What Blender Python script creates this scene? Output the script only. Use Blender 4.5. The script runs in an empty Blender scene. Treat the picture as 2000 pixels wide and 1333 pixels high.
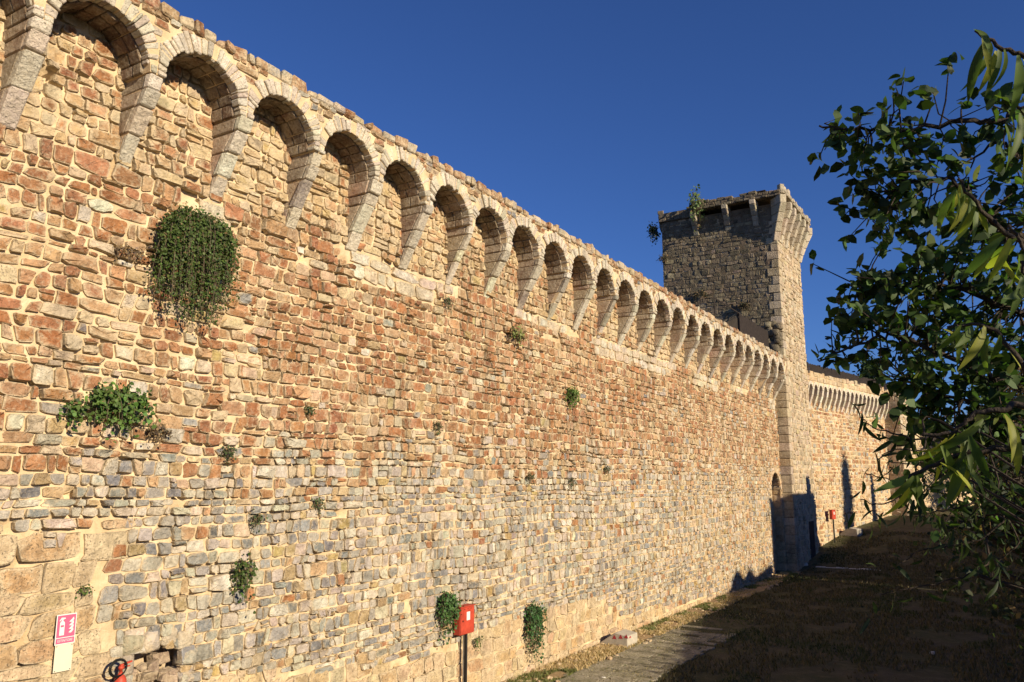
import bpy, math, random
import numpy as np
from mathutils import Vector, Matrix

R = math.radians
sc = bpy.context.scene
COL = sc.collection

# ------------------------------------------------------------------ camera
CAM = np.array([8.4, 0.0, 3.7])
FPX = 1560.0
PITCH = math.atan((944 - 666.5) / FPX)
YAW = math.atan(966 * math.cos(PITCH) / FPX)
cd = bpy.data.cameras.new('camera')
cd.sensor_width = 36.0
cd.lens = FPX / 2000 * 36.0
cd.clip_start = 0.05
cd.clip_end = 3000
cam = bpy.data.objects.new('camera', cd)
cam.location = CAM
cam.rotation_euler = (math.pi / 2 + PITCH, 0, YAW)
COL.objects.link(cam)
sc.camera = cam

# ------------------------------------------------------------------ sky, sun, exposure
SUN_EL = R(20.0)
SUN_AZ = R(-13.0)          # measured from +X towards +Y
SUN = Vector((math.cos(SUN_EL) * math.cos(SUN_AZ), math.cos(SUN_EL) * math.sin(SUN_AZ), math.sin(SUN_EL)))
w = bpy.data.worlds.new('World')
sc.world = w
w.use_nodes = True
nt = w.node_tree
nt.nodes.clear()
sky = nt.nodes.new('ShaderNodeTexSky')
sky.sky_type = 'NISHITA'
sky.sun_disc = False
sky.sun_elevation = SUN_EL
sky.sun_rotation = R(103.0)
sky.altitude = 400
sky.air_density = 1.0
sky.dust_density = 0.0
sky.ozone_density = 9.0
bg = nt.nodes.new('ShaderNodeBackground')
bg.inputs[1].default_value = 0.08
out = nt.nodes.new('ShaderNodeOutputWorld')
wb = nt.nodes.new('ShaderNodeMix')
wb.data_type = 'RGBA'
wb.blend_type = 'MULTIPLY'
wb.inputs[0].default_value = 1.0
wb.inputs[7].default_value = (0.92, 0.84, 1.0, 1.0)
nt.links.new(sky.outputs[0], wb.inputs[6])
nt.links.new(wb.outputs[2], bg.inputs[0])
nt.links.new(bg.outputs[0], out.inputs[0])

sl = bpy.data.lights.new('sun', 'SUN')
sl.energy = 5.0
sl.angle = R(0.5)
sl.color = (1.0, 0.86, 0.63)
so = bpy.data.objects.new('sun', sl)
so.rotation_euler = SUN.to_track_quat('Z', 'Y').to_euler()
COL.objects.link(so)

sc.view_settings.view_transform = 'Standard'
sc.view_settings.look = 'None'
sc.view_settings.exposure = 0.44
sc.view_settings.gamma = 1.0
sc.cycles.diffuse_bounces = 2

# ------------------------------------------------------------------ maths helpers
_cp, _sp, _cy, _sy = math.cos(PITCH), math.sin(PITCH), math.cos(YAW), math.sin(YAW)
FWD = np.array([-_sy * _cp, _cy * _cp, _sp])
RGT = np.array([_cy, _sy, 0.0])
UPV = np.cross(RGT, FWD)


def at(px, py, dist):
    """point of the place seen at a given spot of the photograph, dist metres from the lens"""
    r = FWD * FPX + RGT * (px - 1000) - UPV * (py - 666.5)
    return CAM + r / np.linalg.norm(r) * dist


def proj(P):
    d = np.asarray(P, float) - CAM
    z = d @ FWD
    return np.stack([1000 + FPX * (d @ RGT) / z, 666.5 - FPX * (d @ UPV) / z, z], -1)


def _hash(ix, iy, s):
    h = np.sin(ix * 127.1 + iy * 311.7 + s * 74.7) * 43758.5453
    return h - np.floor(h)


def vn(x, y, s=0):
    x = np.asarray(x, float)
    y = np.asarray(y, float)
    ix, iy = np.floor(x), np.floor(y)
    fx, fy = x - ix, y - iy
    fx = fx * fx * (3 - 2 * fx)
    fy = fy * fy * (3 - 2 * fy)
    a, b = _hash(ix, iy, s), _hash(ix + 1, iy, s)
    c, d = _hash(ix, iy + 1, s), _hash(ix + 1, iy + 1, s)
    return (a * (1 - fx) + b * fx) * (1 - fy) + (c * (1 - fx) + d * fx) * fy


def fbm(x, y, s=0, o=4):
    t, a, n = 0, 0.5, 0
    for k in range(o):
        t = t + a * vn(np.asarray(x) * 2 ** k, np.asarray(y) * 2 ** k, s + k * 13)
        n += a
        a *= 0.5
    return t / n


def sstep(a, b, x):
    t = np.clip((np.asarray(x, float) - a) / (b - a), 0, 1)
    return t * t * (3 - 2 * t)


# ------------------------------------------------------------------ object helpers
def tag(o, label=None, cat=None, group=None, kind=None):
    if label: o['label'] = label
    if cat: o['category'] = cat
    if group: o['group'] = group
    if kind: o['kind'] = kind
    return o


def empty(name, loc=(0, 0, 0), rz=0.0):
    o = bpy.data.objects.new(name, None)
    o.empty_display_size = 0.2
    o.location = loc
    o.rotation_euler = (0, 0, rz)
    COL.objects.link(o)
    return o


def link(name, me, parent=None):
    o = bpy.data.objects.new(name, me)
    COL.objects.link(o)
    if parent is not None:
        o.parent = parent
    return o


def np_mesh(name, V, faces, mat, col=None, edge=None, pit=None, smooth=True):
    """V (n,3); faces = list of (m,k) index arrays"""
    V = np.ascontiguousarray(V, dtype=np.float32).reshape(-1, 3)
    me = bpy.data.meshes.new(name)
    me.vertices.add(len(V))
    me.vertices.foreach_set('co', V.ravel())
    loops = np.concatenate([np.asarray(f, np.int32).ravel() for f in faces])
    tot = np.concatenate([np.full(len(f), np.asarray(f).shape[1], np.int32) for f in faces])
    start = np.concatenate([[0], np.cumsum(tot)[:-1]]).astype(np.int32)
    me.loops.add(len(loops))
    me.loops.foreach_set('vertex_index', loops)
    me.polygons.add(len(tot))
    me.polygons.foreach_set('loop_start', start)
    me.polygons.foreach_set('use_smooth', np.full(len(tot), bool(smooth)))
    me.update(calc_edges=True)
    if mat is not None:
        me.materials.append(mat)
    n = len(V)
    if col is not None:
        a = me.attributes.new('col', 'FLOAT_COLOR', 'POINT')
        c = np.ones((n, 4), np.float32)
        c[:, :3] = col
        a.data.foreach_set('color', c.ravel())
    if edge is not None:
        a = me.attributes.new('edge', 'FLOAT', 'POINT')
        a.data.foreach_set('value', np.ascontiguousarray(edge, np.float32).ravel())
    if pit is not None:
        a = me.attributes.new('pit', 'FLOAT', 'POINT')
        a.data.foreach_set('value', np.ascontiguousarray(pit, np.float32).ravel())
    return me


class MB:
    """collects boxes, tubes, lathes and prisms of one part"""
    def __init__(s):
        s.v, s.f = [], []

    def add(s, V, F):
        b = len(s.v)
        s.v += [tuple(map(float, p)) for p in V]
        s.f += [tuple(b + i for i in f) for f in F]
        return s

    def box(s, a, b):
        x0, y0, z0 = a
        x1, y1, z1 = b
        return s.add([(x0, y0, z0), (x1, y0, z0), (x1, y1, z0), (x0, y1, z0), (x0, y0, z1), (x1, y0, z1), (x1, y1, z1), (x0, y1, z1)],
                     [(0, 3, 2, 1), (4, 5, 6, 7), (0, 1, 5, 4), (1, 2, 6, 5), (2, 3, 7, 6), (3, 0, 4, 7)])

    def prism(s, pts, d):
        """closed outline of 3-d points pushed along d"""
        n = len(pts)
        d = np.array(d, float)
        V = [np.array(p, float) for p in pts] + [np.array(p, float) + d for p in pts]
        return s.add(V, [tuple(range(n))[::-1], tuple(range(n, 2 * n))] + [(i, (i + 1) % n, n + (i + 1) % n, n + i) for i in range(n)])

    def tube(s, pts, rad, n=6, cap=True):
        P = [Vector(p) for p in pts]
        m = len(P)
        r = rad if hasattr(rad, '__len__') else [rad] * m
        V = []
        up = Vector((0.13, 0.27, 0.95))
        for i, p in enumerate(P):
            t = (P[min(i + 1, m - 1)] - P[max(i - 1, 0)])
            t = t.normalized() if t.length > 1e-9 else Vector((0, 0, 1))
            a = t.cross(up)
            if a.length < 1e-3: a = t.cross(Vector((1, 0, 0)))
            a.normalize()
            b = t.cross(a)
            for k in range(n):
                an = 2 * math.pi * k / n
                V.append(p + a * math.cos(an) * r[i] + b * math.sin(an) * r[i])
        F = []
        for i in range(m - 1):
            for k in range(n):
                k2 = (k + 1) % n
                F.append((i * n + k, i * n + k2, (i + 1) * n + k2, (i + 1) * n + k))
        if cap:
            F.append(tuple(range(n))[::-1])
            F.append(tuple((m - 1) * n + k for k in range(n)))
        return s.add(V, F)

    def lathe(s, prof, c=(0, 0, 0), n=20):
        V, F = [], []
        m = len(prof)
        for (r, z) in prof:
            for k in range(n):
                a = 2 * math.pi * k / n
                V.append((c[0] + r * math.cos(a), c[1] + r * math.sin(a), c[2] + z))
        for i in range(m - 1):
            for k in range(n):
                k2 = (k + 1) % n
                F.append((i * n + k, i * n + k2, (i + 1) * n + k2, (i + 1) * n + k))
        F.append(tuple(range(n))[::-1])
        F.append(tuple((m - 1) * n + k for k in range(n)))
        return s.add(V, F)

    def build(s, name, mat, parent=None, smooth=False, bevel=0.0, fix=True):
        me = bpy.data.meshes.new(name)
        me.from_pydata(s.v, [], s.f)
        if fix:
            import bmesh
            bm = bmesh.new()
            bm.from_mesh(me)
            bmesh.ops.recalc_face_normals(bm, faces=bm.faces)
            bm.to_mesh(me)
            bm.free()
        me.materials.append(mat)
        if smooth:
            me.polygons.foreach_set('use_smooth', [True] * len(me.polygons))
        me.update()
        o = link(name, me, parent)
        if bevel:
            m = o.modifiers.new('bevel', 'BEVEL')
            m.width = bevel
            m.segments = 2
            m.limit_method = 'ANGLE'
        return o


# ------------------------------------------------------------------ materials
def new_mat(name):
    m = bpy.data.materials.new(name)
    m.use_nodes = True
    nt = m.node_tree
    b = nt.nodes['Principled BSDF']
    b.inputs['Roughness'].default_value = 0.9
    b.inputs['Specular IOR Level'].default_value = 0.15
    return m, nt, b


def N(nt, typ, **k):
    n = nt.nodes.new(typ)
    for a, v in k.items():
        if a in n.inputs.keys() if hasattr(n.inputs, 'keys') else False:
            n.inputs[a].default_value = v
        else:
            setattr(n, a, v)
    return n


def noise(nt, src, scale, detail=4, rough=0.55, dist=0.0):
    n = nt.nodes.new('ShaderNodeTexNoise')
    n.inputs['Scale'].default_value = scale
    n.inputs['Detail'].default_value = detail
    n.inputs['Roughness'].default_value = rough
    n.inputs['Distortion'].default_value = dist
    nt.links.new(src, n.inputs['Vector'])
    return n.outputs['Fac']


def ramp(nt, src, a, b, va=0.0, vb=1.0):
    n = nt.nodes.new('ShaderNodeMapRange')
    n.inputs['From Min'].default_value = a
    n.inputs['From Max'].default_value = b
    n.inputs['To Min'].default_value = va
    n.inputs['To Max'].default_value = vb
    nt.links.new(src, n.inputs['Value'])
    return n.outputs['Result']


def mathn(nt, op, a, b=None):
    n = nt.nodes.new('ShaderNodeMath')
    n.operation = op
    for i, s in enumerate((a, b)):
        if s is None: continue
        if isinstance(s, (int, float)): n.inputs[i].default_value = s
        else: nt.links.new(s, n.inputs[i])
    return n.outputs[0]


def mix(nt, fac, a, b, blend='MIX'):
    n = nt.nodes.new('ShaderNodeMix')
    n.data_type = 'RGBA'
    n.blend_type = blend
    for i, s in ((0, fac), (6, a), (7, b)):
        if isinstance(s, (int, float)): n.inputs[i].default_value = s
        elif isinstance(s, tuple): n.inputs[i].default_value = (*s, 1.0)
        else: nt.links.new(s, n.inputs[i])
    return n.outputs[2]


def bump(nt, b, h, strength, dist, prev=None):
    n = nt.nodes.new('ShaderNodeBump')
    n.inputs['Strength'].default_value = strength
    n.inputs['Distance'].default_value = dist
    nt.links.new(h, n.inputs['Height'])
    if prev is not None: nt.links.new(prev, n.inputs['Normal'])
    nt.links.new(n.outputs[0], b.inputs['Normal'])
    return n.outputs[0]


def pos(nt):
    return nt.nodes.new('ShaderNodeNewGeometry').outputs['Position']


def attr(nt, name, out='Color'):
    n = nt.nodes.new('ShaderNodeAttribute')
    n.attribute_name = name
    return n.outputs[out]


MORTAR_C = (0.68, 0.535, 0.345)


def stone_material(name, mortar=MORTAR_C, wash=1.0, lichen=0.0, grime=0.75, mott=(0.62, 0.6, 0.59)):
    m, nt, b = new_mat(name)
    p = pos(nt)
    c = attr(nt, 'col')
    e = attr(nt, 'edge', 'Fac')
    pit = attr(nt, 'pit', 'Fac')
    n1 = noise(nt, p, 8, 6, 0.7, 0.4)
    n2 = noise(nt, p, 24, 6, 0.65, 0.3)
    n3 = noise(nt, p, 3.6, 4, 0.6)
    nl = noise(nt, p, 0.9, 3, 0.6)
    # mottling of the stone itself
    c1 = mix(nt, ramp(nt, n1, 0.36, 0.62), c, mix(nt, 1.0, c, mott, 'MULTIPLY'))
    c2 = mix(nt, ramp(nt, n2, 0.5, 0.68, 0, 0.6), c1, mix(nt, 0.5, c1, (0.7, 0.57, 0.4)))
    # mortar smeared over the rims, and over whole stones in places
    ef = mathn(nt, 'ADD', mathn(nt, 'MULTIPLY', e, 0.5), mathn(nt, 'MULTIPLY', n2, 0.6))
    ef = mathn(nt, 'ADD', ef, mathn(nt, 'MULTIPLY', n3, 0.75))
    ef = mathn(nt, 'ADD', ef, mathn(nt, 'MULTIPLY', nl, 0.45))
    c3 = mix(nt, ramp(nt, ef, 1.05, 1.33, 0, 0.85 * wash), c2, mix(nt, ramp(nt, n1, 0.35, 0.65), mortar, tuple(x * 0.8 for x in mortar)))
    if lichen:
        n5 = noise(nt, p, 11, 6, 0.7)
        c3 = mix(nt, ramp(nt, n5, 0.5, 0.68, 0, lichen), c3, (0.075, 0.066, 0.05))
    # rain streaks and grime
    mp = nt.nodes.new('ShaderNodeMapping')
    mp.inputs['Scale'].default_value = (1.3, 1.3, 0.22)
    nt.links.new(p, mp.inputs['Vector'])
    n7 = noise(nt, mp.outputs[0], 1.6, 6, 0.7)
    c3 = mix(nt, ramp(nt, n7, 0.5, 0.72, 0, grime), c3, mix(nt, 1.0, c3, (0.55, 0.54, 0.52), 'MULTIPLY'))
    # pits
    v = nt.nodes.new('ShaderNodeTexVoronoi')
    v.inputs['Scale'].default_value = 34
    nt.links.new(p, v.inputs['Vector'])
    n4 = noise(nt, p, 48, 3, 0.6)
    ph = mathn(nt, 'MULTIPLY', ramp(nt, n4, 0.6, 0.72), pit)
    c4 = mix(nt, mathn(nt, 'MULTIPLY', ph, 0.6), c3, (0.12, 0.085, 0.05))
    nt.links.new(c4, b.inputs['Base Color'])
    h = mathn(nt, 'SUBTRACT', mathn(nt, 'ADD', n2, mathn(nt, 'MULTIPLY', noise(nt, p, 95, 3), 0.35)), mathn(nt, 'MULTIPLY', ph, 1.3))
    n6 = noise(nt, p, 15, 5, 0.6)
    b1 = bump(nt, b, n6, 0.9, 0.05)
    bump(nt, b, h, 0.8, 0.022, b1)
    return m


def mortar_material(name, base=MORTAR_C):
    m, nt, b = new_mat(name)
    p = pos(nt)
    n1 = noise(nt, p, 2.3, 5, 0.6)
    n2 = noise(nt, p, 14, 5, 0.65)
    n3 = noise(nt, p, 60, 4, 0.6)
    dark = tuple(x * y for x, y in zip(base, (0.8, 0.72, 0.62)))
    pale = tuple(min(0.8, x * y) for x, y in zip(base, (1.08, 1.08, 1.08)))
    c = mix(nt, ramp(nt, n1, 0.35, 0.68), pale, dark)
    c = mix(nt, ramp(nt, n2, 0.52, 0.75, 0, 0.55), c, tuple(x * 0.62 for x in base))
    c = mix(nt, ramp(nt, n3, 0.6, 0.75, 0, 0.4), c, (0.3, 0.21, 0.12))
    mp = nt.nodes.new('ShaderNodeMapping')
    mp.inputs['Scale'].default_value = (1.3, 1.3, 0.22)
    nt.links.new(p, mp.outputs[0].node.inputs['Vector'])
    n7 = noise(nt, mp.outputs[0], 1.6, 6, 0.7)
    c = mix(nt, ramp(nt, n7, 0.5, 0.72, 0, 0.7), c, mix(nt, 1.0, c, (0.6, 0.58, 0.55), 'MULTIPLY'))
    nt.links.new(c, b.inputs['Base Color'])
    bump(nt, b, mathn(nt, 'ADD', n2, mathn(nt, 'MULTIPLY', n3, 0.5)), 0.8, 0.022)
    return m


def plain(name, c, rough=0.8, var=0.25, scale=12, spec=0.2, bmp=0.0, metal=0.0):
    m, nt, b = new_mat(name)
    p = pos(nt)
    n = noise(nt, p, scale, 5, 0.6)
    cc = mix(nt, ramp(nt, n, 0.3, 0.72), c, tuple(x * (1 - var) for x in c))
    nt.links.new(cc, b.inputs['Base Color'])
    b.inputs['Roughness'].default_value = rough
    b.inputs['Specular IOR Level'].default_value = spec
    b.inputs['Metallic'].default_value = metal
    if bmp:
        bump(nt, b, noise(nt, p, scale * 5, 4), bmp, 0.01)
    return m


def leaf_material(name, trans=0.3, gloss=0.45):
    m, nt, b = new_mat(name)
    c = attr(nt, 'col')
    oi = nt.nodes.new('ShaderNodeObjectInfo')
    hv = nt.nodes.new('ShaderNodeHueSaturation')
    hv.inputs['Saturation'].default_value = 1.0
    nt.links.new(ramp(nt, oi.outputs['Random'], 0, 1, 0.75, 1.25), hv.inputs['Value'])
    nt.links.new(c, hv.inputs['Color'])
    nt.links.new(hv.outputs[0], b.inputs['Base Color'])
    b.inputs['Roughness'].default_value = gloss
    b.inputs['Specular IOR Level'].default_value = 0.35
    t = nt.nodes.new('ShaderNodeBsdfTranslucent')
    nt.links.new(mix(nt, 1.0, hv.outputs[0], (1.5, 1.9, 0.7), 'MULTIPLY'), t.inputs['Color'])
    ms = nt.nodes.new('ShaderNodeMixShader')
    ms.inputs[0].default_value = trans
    o = nt.nodes['Material Output']
    nt.links.new(b.outputs[0], ms.inputs[1])
    nt.links.new(t.outputs[0], ms.inputs[2])
    nt.links.new(ms.outputs[0], o.inputs['Surface'])
    return m


M = dict(
    stone=stone_material('wall_stone'),
    tower=stone_material('tower_stone', (0.64, 0.53, 0.37), 0.8),
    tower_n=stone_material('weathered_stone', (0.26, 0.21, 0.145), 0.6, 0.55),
    dressed=stone_material('dressed_stone', (0.68, 0.585, 0.44), 0.6, 0.06, 0.4, (0.8, 0.78, 0.76)),
    mortar=mortar_material('lime_mortar'),
    mortar_t=mortar_material('tower_mortar', (0.6, 0.48, 0.33)),
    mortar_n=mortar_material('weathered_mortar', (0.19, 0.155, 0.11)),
    wood=plain('grey_wood', (0.055, 0.042, 0.035), 0.85, 0.5, 8, bmp=0.3),
    red=plain('red_paint', (0.56, 0.075, 0.04), 0.5, 0.4, 9, 0.3, bmp=0.1),
    black=plain('black_rubber', (0.012, 0.012, 0.012), 0.5, 0.2),
    iron=plain('dark_iron', (0.03, 0.026, 0.024), 0.6, 0.4, 15),
    white=plain('white_label', (0.75, 0.72, 0.68), 0.6, 0.1),
    pink=plain('faded_pink', (0.66, 0.12, 0.22), 0.5, 0.12, 5),
    cream=plain('cream_panel', (0.72, 0.64, 0.47), 0.6, 0.08, 5),
    steel=plain('bare_steel', (0.35, 0.35, 0.36), 0.35, 0.3, 20, 0.5, metal=0.8),
    concrete=plain('pale_concrete', (0.52, 0.46, 0.37), 0.9, 0.3, 9, bmp=0.4),
    redmark=plain('red_mark', (0.42, 0.05, 0.06), 0.6, 0.3, 20),
    sun_strip=plain('sun_strip_white', (0.74, 0.69, 0.6), 0.85, 0.5, 4, bmp=0.3),  # near-white so the strip passes for sunlit ground
    bark=plain('bark', (0.07, 0.053, 0.04), 0.9, 0.5, 30, bmp=0.6),
    stem=plain('dry_stem', (0.2, 0.15, 0.1), 0.9, 0.4, 30),
    leaf=leaf_material('leaf_dark', 0.35, 0.6),
    leaf_long=leaf_material('leaf_long', 0.42, 0.55),
    caper=leaf_material('leaf_small', 0.15, 0.6),
    plaster=plain('house_plaster', (0.5, 0.4, 0.28), 0.9, 0.2, 3, bmp=0.3),
    tile=plain('roof_tile', (0.33, 0.15, 0.09), 0.9, 0.4, 10, bmp=0.4),
    glass=plain('window_glass', (0.03, 0.04, 0.05), 0.1, 0.1, spec=0.5),
)

# ------------------------------------------------------------------ stone builders
_bits = [(i, j, k) for i in (0, 1) for j in (0, 1) for k in (0, 1)]


def _hexa_topology():
    idx, verts = {}, []
    for a in range(3):
        for c in range(8):
            idx[(a, c)] = len(verts)
            verts.append((a, c))
    pts = []
    for (a, c) in verts:
        p = np.array(_bits[c], float) - 0.5
        for o in range(3):
            if o != a: p[o] *= 0.7
        pts.append(p)
    pts = np.array(pts)
    F = []
    for a in range(3):
        for s in (0, 1):
            cs = [c for c in range(8) if _bits[c][a] == s]
            F.append([idx[(a, cs[0])], idx[(a, cs[1])], idx[(a, cs[3])], idx[(a, cs[2])]])
    for a in range(3):                       # edge along axis a
        b, c_ = [o for o in range(3) if o != a]
        for sb in (0, 1):
            for s2 in (0, 1):
                e = [c for c in range(8) if _bits[c][b] == sb and _bits[c][c_] == s2]
                F.append([idx[(b, e[0])], idx[(b, e[1])], idx[(c_, e[1])], idx[(c_, e[0])]])
    for c in range(8):
        F.append([idx[(0, c)], idx[(1, c)], idx[(2, c)]])
    G = []
    for f in F:
        q = pts[f]
        n = np.cross(q[1] - q[0], q[2] - q[0])
        G.append(f if n @ q.mean(0) > 0 else f[::-1])
    return verts, [g for g in G if len(g) == 4], [g for g in G if len(g) == 3]


HX_V, HX_Q, HX_T = _hexa_topology()
HX_Q, HX_T = np.array(HX_Q), np.array(HX_T)


def hexas(C, b):
    """chamfered six-sided stones. C (n,8,3) corners ordered by bits (i,j,k) -> V (n,24,3)"""
    C = np.asarray(C, float)
    n = len(C)
    b = np.broadcast_to(np.asarray(b, float), (n,))[:, None]
    out = np.zeros((n, 24, 3))
    for vi, (a, c) in enumerate(HX_V):
        p = C[:, c].copy()
        for o in range(3):
            if o == a: continue
            c2 = c ^ (1 << (2 - o))
            d = C[:, c2] - C[:, c]
            L = np.linalg.norm(d, axis=1, keepdims=True)
            p += d / np.maximum(L, 1e-6) * np.minimum(b, L * 0.42)
        out[:, vi] = p
    return out


def hexa_corners(lo, hi):
    lo, hi = np.asarray(lo, float), np.asarray(hi, float)
    C = np.zeros((len(lo), 8, 3))
    for c, bt in enumerate(_bits):
        for a in range(3):
            C[:, c, a] = hi[:, a] if bt[a] else lo[:, a]
    return C


def hexa_objects(name, C, b, cols, mat, parent, joined=False, pit=0.2, kind=None, smooth=False):
    """each stone its own object, or all of them one mesh"""
    V = hexas(C, b)
    n = len(V)
    cols = np.asarray(cols, float)
    pit = np.broadcast_to(np.asarray(pit, float), (n,))
    res = []
    if joined:
        off = (np.arange(n) * 24)[:, None, None]
        me = np_mesh(name, V.reshape(-1, 3), [(HX_Q[None] + off).reshape(-1, 4), (HX_T[None] + off).reshape(-1, 3)], mat,
                     np.repeat(cols, 24, 0), np.full(n * 24, 0.55), np.repeat(pit, 24), smooth)
        o = link(name, me, parent)
        if kind: o['kind'] = kind
        return [o]
    for i in range(n):
        c0 = V[i].mean(0)
        me = np_mesh(name, V[i] - c0, [HX_Q, HX_T], mat, np.repeat(cols[i:i + 1], 24, 0), np.full(24, 0.55), np.full(24, pit[i]), smooth)
        o = link(name, me, parent)
        o.location = c0
        res.append(o)
    return res


class Frame:
    def __init__(s, O, U, V, Nn):
        s.O, s.U, s.V, s.N = [np.array(x, float) for x in (O, U, V, Nn)]

    def __call__(s, u, v, n):
        return s.O + np.asarray(u)[..., None] * s.U + np.asarray(v)[..., None] * s.V + np.asarray(n)[..., None] * s.N


def cells(rng, u0, u1, v0, v1, hm, hs, wm, ws, gap=0.022, mask=None, wave=0.03, split=0.10, seed=1, skew=0.012, base=0.0):
    """coursed rubble: list of stones (four corners each) laid in uneven courses"""
    Q = []
    v = v0
    while v < v1 - 0.03:
        h = float(np.clip(rng.normal(hm, hs), hm * 0.55, hm * 1.6))
        if v + h > v1 - 0.04: h = v1 - v
        u = u0 - rng.random() * wm
        sk0 = rng.normal(0, skew)
        while u < u1:
            wd = float(np.clip(rng.lognormal(math.log(wm), ws), wm * 0.45, wm * 2.3))
            sk1 = rng.normal(0, skew)
            uc, vc = u + wd / 2, v + h / 2
            a, b = u, u + wd
            if a < u0: a = u0
            if b > u1: b = u1
            if b - a > 0.05 and (mask is None or mask(uc, vc)):
                g = gap * (0.55 + 0.9 * rng.random())
                j = rng.normal(0, h * 0.06, 4)
                q = np.array([[a + sk0 + g / 2, v + g / 2 + j[0]], [b - sk1 * 0 + sk1 - g / 2, v + g / 2 + j[1]],
                              [b - sk1 - g / 2, v + h - g / 2 + j[2]], [a - sk0 + g / 2, v + h - g / 2 + j[3]]])
                if rng.random() < split and h > hm * 0.85:
                    t = 0.35 + 0.3 * rng.random()
                    l, r = q[0] * (1 - t) + q[3] * t, q[1] * (1 - t) + q[2] * t
                    gg = np.array([0, g / 2])
                    Q.append(np.array([q[0], q[1], r - gg, l - gg]))
                    Q.append(np.array([l + gg, r + gg, q[2], q[3]]))
                else:
                    # shrink a little and sink: fist-sized fill between
                    Q.append(q)
            u += wd
            sk0 = sk1
        v += h
    Q = np.array(Q)
    if wave:
        Q[..., 1] += 0.03 * (vn(Q[..., 0] * 1.7, Q[..., 1] * 1.1, seed + 5) - 0.5) * (np.minimum(1, (Q[..., 1] - v0) * 3).clip(0, 1) if v0 < .1 else 1)
        Q[..., 1] += wave * 2 * (fbm(Q[..., 0] * 0.45, Q[..., 1] * 0.35, seed, 3) - 0.5) * (np.minimum(1, (Q[..., 1] - v0) * 3).clip(0, 1) if v0 < .1 else 1)
    return Q


def stones(rng, Q, base, proud, frame, Mn=12, tilt=0.05):
    """stone bodies with an uneven rounded outline and a hewn, slightly domed face"""
    n = len(Q)
    th = (np.arange(Mn) + 0.5) * 2 * math.pi / Mn
    ex = rng.uniform(2.8, 9, n)[:, None]
    c, s = np.cos(th)[None], np.sin(th)[None]
    S = np.sign(c) * np.abs(c) ** (2 / ex)
    T = np.sign(s) * np.abs(s) ** (2 / ex)
    rj = 1 + rng.normal(0, 0.07, (n, Mn))
    S = np.clip(S * rj + rng.normal(0, .03, (n, Mn)), -1.06, 1.06)
    T = np.clip(T * rj + rng.normal(0, .03, (n, Mn)), -1.06, 1.06)

    def bil(S, T):
        a, b = (S + 1) / 2, (T + 1) / 2
        return (Q[:, 0, None] * ((1 - a) * (1 - b))[..., None] + Q[:, 1, None] * (a * (1 - b))[..., None]
                + Q[:, 2, None] * (a * b)[..., None] + Q[:, 3, None] * ((1 - a) * b)[..., None])
    inset = rng.uniform(0.8, 0.94, n)[:, None] + rng.normal(0, 0.04, (n, Mn))
    E, I = bil(S, T), bil(S * inset, T * inset)
    Ce = bil(rng.normal(0, 0.1, (n, 1)), rng.normal(0, 0.1, (n, 1)))
    proud = np.asarray(proud)[:, None]
    base = np.broadcast_to(np.asarray(base, float), (n,))[:, None]
    cen = Q.mean(1)[:, None]
    tu, tv = rng.normal(0, tilt, (n, 1)), rng.normal(0, tilt, (n, 1))
    nb = np.full((n, Mn), -0.06) + base
    ne = base + proud * (0.5 + 0.35 * rng.random((n, Mn)))
    ni = base + proud * (1 + rng.normal(0, 0.22, (n, Mn))) + (I[..., 0] - cen[..., 0]) * tu + (I[..., 1] - cen[..., 1]) * tv
    nc = base + proud * (1.1 + rng.normal(0, 0.25, (n, 1)))
    V = np.concatenate([frame(E[..., 0], E[..., 1], nb), frame(E[..., 0], E[..., 1], ne),
                        frame(I[..., 0], I[..., 1], ni), frame(Ce[..., 0], Ce[..., 1], nc)], 1)
    i = np.arange(Mn)
    i2 = (i + 1) % Mn
    Fq = np.concatenate([np.stack([i, i2, Mn + i2, Mn + i], 1), np.stack([Mn + i, Mn + i2, 2 * Mn + i2, 2 * Mn + i], 1)])
    Ft = np.stack([2 * Mn + i, 2 * Mn + i2, np.full(Mn, 3 * Mn)], 1)
    edge = np.concatenate([np.ones(2 * Mn), np.full(Mn, 0.42), [0.0]])
    return V, Fq, Ft, edge


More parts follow.
